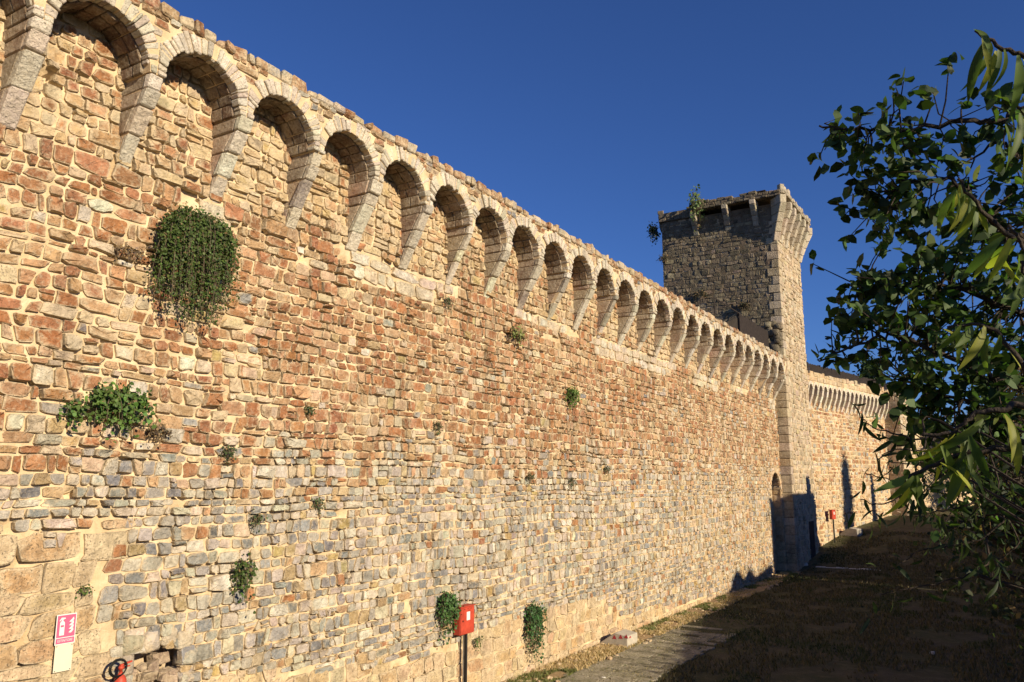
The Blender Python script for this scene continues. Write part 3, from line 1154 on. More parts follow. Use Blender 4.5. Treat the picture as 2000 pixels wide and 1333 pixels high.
def tower_corbel(px, py, nx, ny, z0, z1, ov, hw, cmat, cols):
    """rib whose outer edge curves out from the wall face: stacked stones"""
    root = None
    n = 5
    zz = np.linspace(z0, z1, n + 1)
    ovf = lambda z: 0.02 + ov * min(1, max(0, (z - z0) / (z1 - z0) / 0.82)) ** 1.25
    t = np.array((-ny, nx))
    Cs, cc = [], []
    for a, b in zip(zz[:-1], zz[1:]):
        j = rng.normal(0, .012)
        c8 = []
        for (ii, jj, kk) in _bits:
            z = b - .006 if kk else a + .006
            d = ovf(z) + j if ii else -0.1
            s = (hw if jj else -hw)
            c8.append((px + nx * d + t[0] * s, py + ny * d + t[1] * s, z))
        Cs.append(c8)
        cc.append(pickc(rng, cols))
    return hexa_objects('corbel', Cs, 0.02, cc, cmat, tower, joined=True, pit=.6)


TOP = np.array([(.5, .43, .32), (.44, .37, .27), (.55, .48, .37)])
for xw in (-3.3, -1.75, -0.45):
    tower_corbel(xw - TO[0], y0, 0, -1, 15.45, 16.6, .55, .13, M['dressed'], TOP * .8)
for yw in (37.15, 38.1, 39.1, 40.1, 41.0):
    tower_corbel(x1, yw - TO[1], 1, 0, 14.7, 16.6, .55, .15, M['dressed'], TOP)
for sx, sy, z_ in ((1, -1, 14.6), (1, 1, 14.7)):
    tower_corbel(x1 if sx > 0 else x0, y0 if sy < 0 else y1, sx * .7071, sy * .7071, z_, 16.6, .72, .16, M['dressed'], TOP)
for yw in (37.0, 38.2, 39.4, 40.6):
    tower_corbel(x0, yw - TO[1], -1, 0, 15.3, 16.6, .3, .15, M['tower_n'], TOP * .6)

# parapet of the tower, ragged along its top
pm = MB()
ring_o = [(x0 - .12, y0 - .04), (-3.55 - TO[0], y0 - .06), (-3.35 - TO[0], y0 - .42), (x1 + .36, y0 - .46), (x1 + .53, y0 - .3), (x1 + .55, y1 + .3), (x1 + .3, y1 + .5), (x0 - .15, y1 + .2)]
ring_i = [(x0 + .3, y0 + .3), (-3.5 - TO[0], y0 + .25), (-3.3 - TO[0], y0 - .02), (x1 - .02, y0 - .02), (x1 + .0, y0 + .0), (x1 + .03, y1 - .05), (x1 - .05, y1), (x0 + .25, y1 - .05)]
for i in range(8):
    j = (i + 1) % 8
    zb_ = 16.42 if i in (0, 1, 7) else 16.62 if i == 2 else 16.7
    a, b, c, d = ring_o[i], ring_o[j], ring_i[j], ring_i[i]
    pm.add([(*a, zb_), (*b, zb_), (*c, zb_), (*d, zb_), (*a, 16.86), (*b, 16.86), (*c, 16.86), (*d, 16.86)],
           [(0, 1, 5, 4), (0, 3, 2, 1), (4, 5, 6, 7), (2, 3, 7, 6)])
pm.add([(*p, 16.75) for p in ring_i], [tuple(range(8))])
pm.build('parapet_core', M['mortar_n'], tower, fix=False)
Cs, cc, dk = [], [], []
for i in range(8):
    j = (i + 1) % 8
    a, b = np.array(ring_o[i]), np.array(ring_o[j])
    L = np.linalg.norm(b - a)
    t = (b - a) / L
    nrm = np.array((t[1], -t[0]))
    for row, (za, zb) in enumerate((((16.42, 16.6) if i in (0, 1, 7) else (16.6, 16.72) if i == 2 else (16.68, 16.76)), ((16.6, 16.84) if i in (0, 1, 7) else (16.72, 16.87) if i == 2 else (16.76, 16.9)), (16.85, 17.02))):
        s = 0.0
        while s < L - .05:
            wd = min(0.2 + 0.2 * rng.random(), L - s)
            if row == 2 and rng.random() < (.85 if i < 2 or i == 7 else .4):
                s += wd
                continue
            fr = 0.03 + rng.normal(0, .015)
            c8 = []
            top = zb + (rng.normal(-.02, .06) if row == 2 else 0)
            for (ii, jj, kk) in _bits:
                p = a + t * (s + (wd - .008 if jj else .008)) + nrm * (fr if ii else -.25)
                c8.append((p[0], p[1], (top if kk else za + .006) + rng.normal(0, .008)))
            Cs.append(c8)
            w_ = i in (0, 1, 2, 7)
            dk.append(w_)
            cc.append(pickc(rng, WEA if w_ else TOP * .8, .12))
            s += wd
dk = np.array(dk)
Cs, cc = np.array(Cs), np.array(cc)
hexa_objects('coping_stone', Cs[dk], 0.022, cc[dk], M['tower_n'], tower, pit=.6, joined=False)
hexa_objects('coping_stone', Cs[~dk], 0.022, cc[~dk], M['dressed'], tower, pit=.6, joined=False)
MB().box((-1.1 - TO[0], TY0 - .2 - TO[1], 17.02), (0.1 - TO[0], TY0 + .7 - TO[1], 17.06)).build('roof_board', M['wood'], tower)
# broken stub and rough patch where the wall walk enters the tower
pt = MB()
pt.prism([(-2.9 - TO[0], y0 - .05, 9.0), (-0.95 - TO[0], y0 - .05, 9.0), (-0.95 - TO[0], y0 - .05, 10.75), (-1.7 - TO[0], y0 - .05, 11.3), (-2.6 - TO[0], y0 - .05, 10.6)], (0, .1, 0))
pt.build('plaster_patch', plain('brown_plaster', (.2, .155, .105), .95, .4, 4, bmp=.8), tower)
Cs, cc = [], []
for i in range(46):
    s = .16 + .12 * rng.random()
    p = np.array((-.25 + .6 * rng.random() - TO[0], y0 - .05 - .3 * rng.random(), 9.1 + 1.7 * rng.random() ** 1.2))
    Cs.append(hexa_corners([p - s * .6], [p + s * np.array((.6, .5, .45))])[0] + rng.normal(0, .02, (8, 3)))
    cc.append(pickc(rng, WEA))
hexa_objects('rubble_stub', Cs, 0.03, cc, M['tower_n'], tower, joined=True, pit=.5, smooth=True)
proj = _saved

# ================================================================== SECOND STRETCH OF WALL
A2 = R(12)
rng = np.random.default_rng(33)
wall2 = empty('town_wall', (0.1, 41.2, 0), -A2)
tag(wall2, 'sunlit arcaded wall with small close-set arches beyond the tower', 'wall')
L2 = 11.9
F2 = Frame((0, 0, 0), (0, 1, 0), (0, 0, 1), (1, 0, 0))
MB().box((-1.5, -0.4, -0.2), (-0.03, L2, 9.05)).build('wall_core', M['mortar'], wall2)
mortar_grid('mortar', -0.2, L2, 0, 9.0, 0.12, F2, M['mortar'], wall2, n0=-.012)
Q2 = cells(rng, -.1, L2, 0.2, 8.9, 0.2, .03, .3, .3, gap=.03, wave=.02)
c2 = []
for q in Q2:
    u, v = q.mean(0)
    r = rng.random()
    c2.append(pickc(rng, RED) if r < .12 + .3 * float(sstep(3, 5.5, v)) else pickc(rng, TAN) if r < .85 else pickc(rng, GREY))
stone_objects('stone', rng, Q2, -.012, np.clip(rng.normal(.022, .012, len(Q2)), .004, .06), c2, np.full(len(Q2), .3), F2, M['stone'], wall2, Mn=7)
sp2, r2 = 0.6, 0.2
na = int(L2 / sp2)
pm = MB()
for k in range(na + 1):
    yc = 0.15 + k * sp2
    Cs, cc = [], []
    for a, b in ((7.45, 7.75), (7.75, 8.05), (8.05, 8.35)):
        c8 = []
        fx = lambda z: .03 + .3 * min(1, (z - 7.45) / .75)
        for (ii, jj, kk) in _bits:
            z = b - .004 if kk else a + .004
            c8.append((fx(z) if ii else -.05, yc + (.095 if jj else -.095), z))
        Cs.append(c8)
        cc.append(pickc(rng, LIGHT) * 1.05)
    hexa_objects('corbel', Cs, .01, cc, M['dressed'], wall2, joined=True, pit=.5)
    if k == na: continue
    ya = yc + sp2 / 2
    th = np.linspace(0, math.pi, 10)
    Cs, cc = [], []
    for i in range(9):
        c8 = []
        for (ii, jj, kk) in _bits:
            t = (th[i] + .01) if jj else (th[i + 1] - .01)
            rr = min(r2 + .13, .297 / max(1e-3, abs(math.cos(t)))) if kk else r2
            c8.append((.34 if ii else 0, ya + rr * math.cos(t), 8.35 + rr * 1.15 * math.sin(t)))
        Cs.append(c8)
        cc.append(pickc(rng, LIGHT) * 1.05)
    hexa_objects('arch', Cs, .008, cc, M['dressed'], wall2, joined=True, pit=.5)
    arc = [(ya + (r2 + .01) * math.cos(t), 8.35 + (r2 + .01) * 1.15 * math.sin(t)) for t in np.linspace(math.pi, 0, 9)]
    arc = [(yc, 8.35)] + arc + [(yc + sp2, 8.35)]
    for (a, b) in zip(arc[:-1], arc[1:]):
        pm.add([(.31, *a), (.31, *b), (.31, b[0], 9.08), (.31, a[0], 9.08), (-.03, *a), (-.03, *b)], [(0, 1, 2, 3), (0, 4, 5, 1)])
pm.add([(.31, 0, 9.08), (.31, L2, 9.08), (-1.5, L2, 9.06), (-1.5, 0, 9.06)], [(0, 1, 2, 3)])
pm.build('parapet', M['mortar'], wall2, fix=False)
Cs, cc = [], []
u = 0.0
while u < L2:
    wd = .2 + .25 * rng.random()
    for za, zb in ((8.74, 8.98), (8.99, 9.2)):
        c8 = hexa_corners([(.1, u + .006, za + .005)], [(.34 + rng.normal(0, .015), u + wd - .006, zb - .005 + (rng.normal(0, .05) if zb > 9.1 else 0))])[0]
        Cs.append(c8)
        cc.append(pickc(rng, TAN) * .9)
    u += wd
hexa_objects('coping_stone', Cs, .02, cc, M['stone'], wall2, joined=True, pit=.5)

# far turret and the wall beyond it
e2 = np.array((0.1 + math.sin(A2) * L2, 41.2 + math.cos(A2) * L2))
tur = empty('turret', (e2[0], e2[1], 1.5), -A2)
tag(tur, 'small square turret closing the far end of the second wall', 'tower')
MB().box((-1.6, -.3, -2), (.87, 1.3, 8.1)).build('turret_core', M['mortar_t'], tur)
for fr, a, b in ((Frame((.87, 0, 0), (0, 1, 0), (0, 0, 1), (1, 0, 0)), -.3, 1.3), (Frame((0, -.3, 0), (1, 0, 0), (0, 0, 1), (0, -1, 0)), -1.6, .87)):
    Qx = cells(rng, a, b, -.5, 8.1, .25, .04, .36, .3, gap=.03, wave=.02)
    stone_objects('stone', rng, Qx, 0.0, np.clip(rng.normal(.02, .012, len(Qx)), .004, .06), [pickc(rng, TWR) for q in Qx], np.full(len(Qx), .3), fr, M['tower'], tur, Mn=7)
A3 = R(17)
wall3 = empty('town_wall', (e2[0] + .8, e2[1] + 1.2, 1.5), -A3)
tag(wall3, 'low ochre wall half hidden behind the leaves past the far turret', 'wall')
MB().box((-1.2, 0, -2), (-.01, 13, 5.6)).build('wall_core', M['mortar_t'], wall3)
Qx = cells(rng, 0, 13, -.5, 5.6, .25, .04, .4, .3, gap=.03, wave=.02)
stone_objects('stone', rng, Qx, -.01, np.clip(rng.normal(.02, .012, len(Qx)), .004, .06), [pickc(rng, OCHRE) for q in Qx], np.full(len(Qx), .3),
              Frame((0, 0, 0), (0, 1, 0), (0, 0, 1), (1, 0, 0)), M['stone'], wall3, Mn=7)


# ================================================================== FENCES ON THE WALL WALK
def plank_fence(loc, rz, L, h, label, rng, step=0.16, rail=None):
    f = empty('wooden_fence', loc, rz)
    tag(f, label, 'fence')
    y = 0.0
    while y < L:
        wd = step * (0.85 + 0.15 * rng.random())
        MB().box((-.012 + rng.normal(0, .004), y, 0.0), (.012, y + wd * .68, h + rng.normal(0, .02))).build('plank', M['wood'], f)
        y += wd
    for y in np.arange(0.1, L, 1.6):
        MB().box((-.1, y - .04, 0), (-.02, y + .04, h + .06)).build('post', M['wood'], f)
    for z in (0.2, h - .15):
        MB().box((-.05, 0, z - .04), (-.013, L, z + .04)).build('rail', M['wood'], f)
    if rail:
        MB().tube([(0, 0, h), (0, -rail, h - .02)], .022).build('handrail', M['wood'], f)
        MB().tube([(0, -rail, 0), (0, -rail, h)], .022).build('post', M['wood'], f)
    return f


plank_fence((0.0, 31.0, 9.06), 0, 4.5, 1.24, 'dark plank fence on the wall walk against the shaded tower', rng, .17, rail=3.2)
f2p = np.array((0.1, 41.2)) + np.array((-.35 * math.cos(A2), .35 * math.sin(A2))) + np.array((math.sin(A2), math.cos(A2))) * .2
plank_fence((f2p[0], f2p[1], 9.07), -A2, 11.6, .78, 'long dark plank fence along the top of the second wall', rng, .15)


# ================================================================== LEAVES AND PLANTS
def leaves(P, D, Nn, L, Wd, cols, fold=0.25, droop=0.2):
    """many small leaves: pointed ovals of 6 points folded along the middle"""
    n = len(P)
    D = D / np.linalg.norm(D, axis=1, keepdims=True)
    S = np.cross(D, Nn)
    S /= np.maximum(np.linalg.norm(S, axis=1, keepdims=True), 1e-6)
    Nn = np.cross(S, D)
    L, Wd = L[:, None], Wd[:, None]
    V = np.stack([P, P + D * L * .3 + S * Wd * .45 + Nn * Wd * fold * .5, P + D * L * .3 - S * Wd * .45 + Nn * Wd * fold * .5,
                  P + D * L * .7 + S * Wd * .4 - Nn * L * droop * .4, P + D * L * .7 - S * Wd * .4 - Nn * L * droop * .4,
                  P + D * L - Nn * L * droop], 1)
    o = (np.arange(n) * 6)[:, None]
    q = np.array([[1, 2, 4, 3]])
    F4 = (q[None] + o[:, :, None]).reshape(-1, 4)
    F3 = (np.array([[0, 2, 1], [3, 4, 5]])[None] + o[:, :, None]).reshape(-1, 3)
    return V.reshape(-1, 3), [F4, F3], np.repeat(cols, 6, 0)


def leaf_cols(rng, n, base=(.06, .11, .03), var=.3, brown=0.0):
    c = np.array(base)[None] * (1 + rng.normal(0, var, (n, 1))).clip(.4, 2) * (1 + rng.normal(0, .08, (n, 3)))
    if brown:
        b = rng.random(n) < brown
        c[b] = np.array((.2, .13, .06)) * (0.7 + .6 * rng.random((b.sum(), 1)))
    return c.clip(.005, .6)


def hanging_plant(name, y, z, wdt, hgt, depth, nst, leaf, rng, label, cat='plant', group=None, base=(.075, .115, .024), brown=.03, up=.15, root=None, mat='caper', dry=0.0, per=None, x=0.02):
    """stems that spring from one crack, arch outwards and trail down the face"""
    r = empty(name, (x, y, z))
    tag(r, label, cat, group)
    st = MB()
    Ps, Ds = [], []
    for i in range(nst):
        a = rng.uniform(-1, 1)
        s0 = np.array((0, a * wdt * .16, rng.normal(0, hgt * .04)))
        reach = rng.uniform(.3, 1.0) if rng.random() > .14 else rng.uniform(1.0, 1.2)
        tip = np.array((depth * rng.uniform(.15, 1.0) * (1 - .3 * abs(a)), a * wdt * .52 * rng.uniform(.7, 1.15), -hgt * (1 - .3 * a * a) * reach))
        k = np.array((depth * rng.uniform(.6, 1.15), a * wdt * .6, hgt * up * rng.uniform(.2, 1) * (1 - .75 * a * a)))
        ts = np.linspace(0, 1, 8)[:, None]
        pl = s0 * (1 - ts) ** 2 + 2 * k * ts * (1 - ts) + tip * ts ** 2
        pl[:, 0] = np.maximum(pl[:, 0], .012)
        st.tube(pl, list(np.linspace(.005, .002, 8)), 4, False)
        nl = max(4, int((per or hgt * 60 * reach + 6) * rng.choice([.25, .8, 1.3, 1.7])))
        tt = rng.random(nl) ** .8
        q = s0 * (1 - tt[:, None]) ** 2 + 2 * k * tt[:, None] * (1 - tt[:, None]) + tip * tt[:, None] ** 2
        q += rng.normal(0, leaf * 1.1, q.shape)
        q[:, 0] = np.maximum(q[:, 0], .012)
        Ps.append(q)
        d = rng.normal(0, 1, q.shape) + np.array((.5, 0, -.5))
        Ds.append(d)
    st.build('stem', M['stem'], r, fix=False)
    Ps, Ds = np.concatenate(Ps), np.concatenate(Ds)
    n = len(Ps)
    nn = rng.normal(0, .7, (n, 3)) + np.array((.9, -.2, .6))
    L = leaf * rng.uniform(.5, 1.4, n)
    V, F, c = leaves(Ps, Ds, nn, L, L * .85, leaf_cols(rng, n, base, .3, brown))
    o = link('foliage', np_mesh('foliage', V, F, M[mat], c, smooth=False), r)
    o['kind'] = 'stuff'
    return r


rng = np.random.default_rng(51)
hanging_plant('caper_bush', 6.02, 6.8, 1.02, 1.14, .42, 170, .031, rng, 'large rounded caper bush trailing down the red stones of the main wall', up=.5, brown=.06, per=95)
hanging_plant('caper_bush', 5.25, 4.66, .62, .42, .26, 26, .045, rng, 'medium green bush sprouting from the wall above the extinguisher sign', up=.3, per=40, base=(.075, .13, .025))
hanging_plant('caper_bush', 4.9, 4.5, .42, .2, .16, 9, .042, rng, 'low side spray of leaves left of the medium bush on the wall', up=.1, per=22, base=(.075, .13, .025))
hanging_plant('hanging_plant', 7.14, 2.68, .26, .5, .14, 13, .04, rng, 'narrow trailing plant on grey stones between the big bush and the ground', up=.12, per=22)
hanging_plant('hanging_plant', 11.5, 1.78, .4, .74, .2, 30, .042, rng, 'trailing plant hanging beside the nearer red hose cabinet', up=.1, per=30, base=(.06, .125, .03))
hanging_plant('hanging_plant', 14.42, 1.22, .5, .95, .26, 34, .045, rng, 'dark trailing plant on the ochre blocks past the nearer hose cabinet', up=.1, per=34, base=(.04, .085, .025))
hanging_plant('hanging_plant', 16.2, 5.75, .5, .34, .22, 20, .045, rng, 'bright green tuft alone on the middle of the wall', up=.35, per=26, base=(.1, .16, .03))
hanging_plant('wall_tuft', 13.75, 6.72, .5, .2, .25, 14, .05, rng, 'spiky pale green tuft on the wall below the corbels', up=1.2, per=14, base=(.15, .17, .05), brown=.25)
hanging_plant('wall_tuft', 5.09, 2.6, .1, .08, .05, 8, .022, rng, 'tiny green sprig on the ochre blocks above the extinguisher sign', up=.8, per=9)
hanging_plant('wall_tuft', 12.5, .95, .3, .16, .1, 8, .03, rng, 'small green sprig just right of the nearer hose cabinet post', up=.6, per=12)
hanging_plant('wall_tuft', 5.79, 4.32, .24, .16, .12, 16, .03, rng, 'brown dry tuft on the wall right of the medium bush', up=.5, per=16, base=(.12, .09, .055), brown=.5)
hanging_plant('wall_tuft', 5.25, 6.32, .4, .14, .12, 18, .025, rng, 'grey brown dry tuft left of the large caper bush', up=.7, per=14, base=(.16, .12, .09), brown=.6)
for (y, z, s, lb) in ((6.81, 4.11, .22, 'dark tuft in a joint where red stones turn grey, left of centre'), (7.32, 3.27, .2, 'green grey tuft above the narrow trailing plant'),
                      (8.18, 4.73, .1, 'small green tuft among red stones at mid wall'), (8.41, 3.44, .16, 'small dark tuft on the pale stones below mid wall'),
                      (14.38, 3.85, .26, 'little tuft on the wall above the dark trailing plant'), (16.21, 3.75, .26, 'little dark tuft directly below the bright green tuft'),
                      (18.12, 4.06, .2, 'little tuft right of the bright green tuft, half way to the doorway'), (11.21, 4.7, .2, 'dark little tuft in a gap above the nearer hose cabinet'),
                      (11.4, 6.95, .3, 'dry brown tuft just under the corbels at the middle of the arcade')):
    hanging_plant('wall_tuft', y, z, s, s * .8, s * .5, 11, .028, rng, lb, up=.6, per=10, base=(.06, .085, .03), brown=.15)

# shrubs on the tower
hanging_plant('tower_shrub', 35.75, 16.75, 1.5, .9, .5, 26, .13, rng, 'green shrub growing from the broken top of the tower', 'shrub', up=2.6, per=16, base=(.1, .15, .04), x=-3.3)
hanging_plant('tower_shrub', 36.3, 16.2, .8, .7, .2, 16, .1, rng, 'dark shrub clinging to the left edge of the tower top', 'shrub', up=.5, per=18, base=(.03, .045, .02), x=-5.6)
trng = np.random.default_rng(8)
for i, lb in enumerate(('dark weedy patch high on the shaded tower face', 'weedy patch half way down the shaded tower face', 'weedy patch low on the shaded tower face, nearest the fence')):
    xx, zz = ((-4.9, 14.6), (-3.2, 12.6), (-1.2, 11.8))[i]
    r = hanging_plant('wall_tuft', 36.22, zz, .5, .3, .1, 16, .06, trng, lb, up=.4, per=14, base=(.05, .055, .03), brown=.4, x=xx)
    r.rotation_euler = (0, 0, -math.pi / 2)

# ================================================================== FIRE POINT
rng = np.random.default_rng(61)
sg = empty('fire_sign', (0.05, 4.93, 1.82))
sg.scale = (1, .9, 1)
tag(sg, 'faded pink fire extinguisher sign with white pictograms on the left wall', 'sign')
SX = 0.0


def yz_plate(name, pts, x0, x1, mat, parent):
    m = MB()
    m.prism([(x0, a, b) for a, b in pts], (x1 - x0, 0, 0))
    return m.build(name, mat, parent)


rect = lambda a, b, c, d: [(a, c), (b, c), (b, d), (a, d)]
yz_plate('panel', rect(-.115, .115, .265, .56), 0, .004, M['white'], sg)
yz_plate('pink_field', rect(-.105, .105, .335, .55), .004, .006, M['pink'], sg)
yz_plate('pink_band', rect(-.105, .105, .275, .327), .004, .006, M['pink'], sg)
yz_plate('pictogram', [(-.075, .355), (-.02, .355), (-.02, .475), (-.03, .49), (-.04, .495), (-.04, .51), (-.015, .515), (-.015, .525), (-.06, .53), (-.085, .5), (-.078, .495), (-.058, .512), (-.058, .495), (-.068, .49), (-.075, .475)], .006, .0075, M['white'], sg)
yz_plate('pictogram_mark', rect(-.065, -.03, .435, .455), .0075, .009, M['pink'], sg)
for i, dz in enumerate((0, .035, .07, .105)):
    yz_plate('flame', [(.03, .375 + dz), (.06, .37 + dz), (.085, .395 + dz), (.08, .42 + dz), (.06, .4 + dz)], .006, .0075, M['white'], sg)
tc = bpy.data.curves.new('sign_text', 'FONT')
tc.body = 'ESTINTORE'
tc.size = .034
tc.align_x = 'CENTER'
tc.align_y = 'CENTER'
to = bpy.data.objects.new('tmp', tc)
COL.objects.link(to)
bpy.context.view_layer.update()
tm = bpy.data.meshes.new_from_object(to.evaluated_get(bpy.context.evaluated_depsgraph_get()))
bpy.data.objects.remove(to)
tm.materials.append(M['white'])
tx = link('lettering', tm, sg)
tx.location = (.0066, 0, .301)
tx.rotation_euler = (math.pi / 2, 0, math.pi / 2)
bp = empty('blank_panel', (0.045, 4.935, 1.82))
tag(bp, 'blank cream panel fixed under the pink extinguisher sign', 'panel')
yz_plate('panel', rect(-.095, .09, 0.0, .262), 0, .004, M['cream'], bp)
for a, b in ((-.08, .25), (.075, .25), (-.08, .012), (.075, .012)):
    MB().tube([(.004, a, b), (.007, a, b)], .006, 8).build('screw', M['steel'], bp)

ex = empty('fire_extinguisher', (0.13, 5.53, 1.22))
tag(ex, 'red fire extinguisher with looped black hose hung below the pink sign', 'fire extinguisher')
MB().lathe([(.02, 0), (.062, .0), (.066, .02), (.066, .38), (.06, .42), (.042, .455), (.024, .47), (.022, .49)], n=24).build('cylinder', M['red'], ex, smooth=True)
MB().lathe([(.018, .488), (.018, .52), (.026, .52), (.026, .55), (.014, .553)], n=14).build('valve', M['red'], ex, smooth=True)
MB().prism([(0.012, -.012, .55), (.012, .12, .575), (.012, .12, .59), (.012, -.012, .57)], (-.024, 0, 0)).build('handle', M['red'], ex)
MB().prism([(.01, 0, .53), (.01, .1, .535), (.01, .1, .545), (.01, 0, .545)], (-.02, 0, 0)).build('lever', M['red'], ex)
hp = []
for t in np.linspace(0, 1, 40):
    a = math.pi * (-.1 + 3.7 * t)
    rr = .105 - .02 * t
    hp.append((.03 + .02 * t, -.06 + rr * math.cos(a) * 1.0, .545 + rr * math.sin(a) * .9))
hp += [(.06, -.12, .42), (.07, -.09, .3), (.08, -.06, .2)]
MB().tube(hp, .0085, 8).build('hose', M['black'], ex, smooth=True)
MB().tube([(.08, -.06, .2), (.082, -.055, .08)], [.009, .016], 10).build('nozzle', M['black'], ex, smooth=True)
MB().tube([(-.13, 0, .4), (-.03, 0, .4)], .012, 8).build('bracket', M['iron'], ex)
yz_plate('label', [(.0665 * math.sin(a) * 1.0, .2) for a in (-.5, .5)] + [(.0665 * math.sin(a), .32) for a in (.5, -.5)], .0605, .0675, M['white'], ex)


def hose_cabinet(loc, label, rz=0.0):
    c = empty('hose_cabinet', loc, rz)
    tag(c, label, 'hose cabinet', 'red fire hose cabinets on posts')
    MB().box((-.075, -.21, 1.13), (.06, .21, 1.585)).build('box', M['red'], c, bevel=.008)
    d = MB().box((.063, -.2, 1.145), (.075, .2, 1.57)).build('door', M['red'], c, bevel=.004)
    MB().box((.075, -.035, 1.36), (.0775, .065, 1.5)).build('label_plate', M['white'], d)
    MB().tube([(.074, -.15, 1.36), (.08, -.15, 1.36)], .016, 12).build('lock', M['black'], d)
    for z in (1.24, 1.48):
        MB().tube([(.07, .206, z - .035), (.07, .206, z + .035)], .008, 8).build('hinge', M['iron'], d)
    for yy in (-.1, 0, .1):
        MB().box((.075, yy - .02, 1.545), (.077, yy + .02, 1.552)).build('vent_slot', M['black'], d)
    MB().box((-.085, -.22, 1.586), (.085, .22, 1.6)).build('roof_plate', M['red'], c)
    MB().box((-.02, .03, -.1), (.025, .07, 1.129)).build('post', M['iron'], c)
    MB().box((-.03, .005, .02), (-.015, .02, 1.128)).build('pipe', M['steel'], c)
    return c


hose_cabinet((.13, 11.97, 0), 'red hose cabinet on a dark post with white label, nearer of two')
p_ = np.array((.1, 41.2)) + np.array((math.sin(A2), math.cos(A2))) * 2.1 + np.array((math.cos(A2), -math.sin(A2))) * .3
hose_cabinet((p_[0], p_[1], float(gz(p_[0], p_[1]))), 'far red hose cabinet on a post just past the tower', -A2)

# ramp-shaped concrete blocks at the foot of the walls
def wedge_block(loc, rz, s, label, marks=True):
    b = empty('concrete_block', loc, rz)
    tag(b, label, 'concrete block', 'wedge blocks at the wall foot')
    pts = [(-.0, -.28 * s, -.03), (.66 * s, -.28 * s, -.03), (.66 * s, -.28 * s, .25 * s), (.36 * s, -.28 * s, .3 * s), (0, -.28 * s, .06 * s)]
    MB().prism(pts, (0, .56 * s, 0)).build('block', M['concrete'], b, bevel=.015)
    if marks:
        for i, x in enumerate((.3, .45, .58)):
            z = .17 + .02 * i
            MB().prism([(x * s, -.284 * s, z * s), ((x + .1) * s, -.284 * s, (z + .0) * s), ((x + .055) * s, -.284 * s, (z + .085) * s)], (0, .003, 0)).build('red_triangle', M['redmark'], b)
        MB().prism([(.664 * s, -.2 * s, .2 * s), (.664 * s, -.08 * s, .2 * s), (.664 * s, -.14 * s, .245 * s)], (.003, 0, 0)).build('red_triangle', M['redmark'], b)
    return b


wedge_block((.02, 17.95, 0), 0, 1.05, 'pale wedge shaped concrete block with red triangles beside the path')
p_ = np.array((.1, 41.2)) + np.array((math.sin(A2), math.cos(A2))) * 3.9 + np.array((math.cos(A2), -math.sin(A2))) * .05
wedge_block((p_[0], p_[1], float(gz(p_[0], p_[1])) - .02), -A2, 1.3, 'plain wedge block at the foot of the second wall', False)

# pale blocks standing in for a sunlit strip, and small litter
kb = empty('sunlight_strip', (0.75, 37.75, 0.02))
tag(kb, 'pale stone strip standing in for sunlight across the ground in front of the tower', 'sun_strip')
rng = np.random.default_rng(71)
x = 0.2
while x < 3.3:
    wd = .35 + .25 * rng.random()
    MB().box((x, -.12 + rng.normal(0, .02), -.12), (x + wd - .015, .12 + rng.normal(0, .02), .1 + rng.normal(0, .012) - .03 * (x > 2.2))).build('stone', M['sun_strip'], kb, bevel=.012)  # added pale blocks of the strip standing in for sunlight
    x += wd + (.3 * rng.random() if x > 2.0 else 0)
for (px, py, lb) in ((1573, 1109, 'white pebble at the foot of the tower'), (1821, 1275, 'small white scrap on the shaded ground'), (1178, 1324, 'white scrap on the sunlit paving')):
    r = FWD * FPX + RGT * (px - 1000) - UPV * (py - 666.5)
    q = CAM + r * (-(CAM[2] - .03) / r[2])
    s = .05 if py > 1200 else .12
    q[2] = float(gz(q[0], q[1])) + .03
    c8 = hexa_corners([q - np.array((s, s * .8, .05))], [q + np.array((s, s * .8, s * .5))])
    c8 += rng.normal(0, s * .2, c8.shape)
    o = hexa_objects('pebble', c8, .015, [(.75, .72, .66)], M['dressed'], None, smooth=True)[0]
    tag(o, lb, 'pebble')

# ================================================================== DRY GRASS
rng = np.random.default_rng(81)


def grass(name, n, xf, y0, y1, h, cols, label, zoff=0.0):
    y = y0 + (y1 - y0) * rng.random(n) ** 1.25
    x = xf(n)
    d = fbm(x * 1.6, y * 1.1, 17, 3)
    k = d > .38
    x, y = x[k], y[k]
    if name == 'short_grass':
        k = (x > 2.3 + .15 * np.sin(y * 3)) | (y > 22.8)
        x, y = x[k], y[k]
    n = len(x)
    z = gz(x, y) + zoff
    a = rng.random(n) * 6.283
    hh = h * rng.uniform(.4, 1.3, n)
    wd = .006 * (1 + y / 14)
    b = np.stack([x, y, z], 1)
    s = np.stack([np.cos(a), np.sin(a), 0 * a], 1) * wd[:, None]
    t = b + np.stack([np.sin(a) * hh * .6, np.cos(a) * hh * .6, hh], 1)
    V = np.stack([b - s, b + s, t], 1)
    F = np.arange(3 * n).reshape(n, 3)
    ci = rng.integers(len(cols), size=n)
    g = fbm(x * .8, y * .5, 23, 2)
    ci = np.where(g > .64, 0, np.where((ci == 0) & (rng.random(n) < .7), 1, ci))
    c = np.array(cols)[ci] * (0.7 + .6 * rng.random((n, 1)))
    o = link(name, np_mesh(name, V.reshape(-1, 3), [F], M['caper'], np.repeat(c, 3, 0), smooth=False))
    tag(o, label, 'grass', kind='stuff')


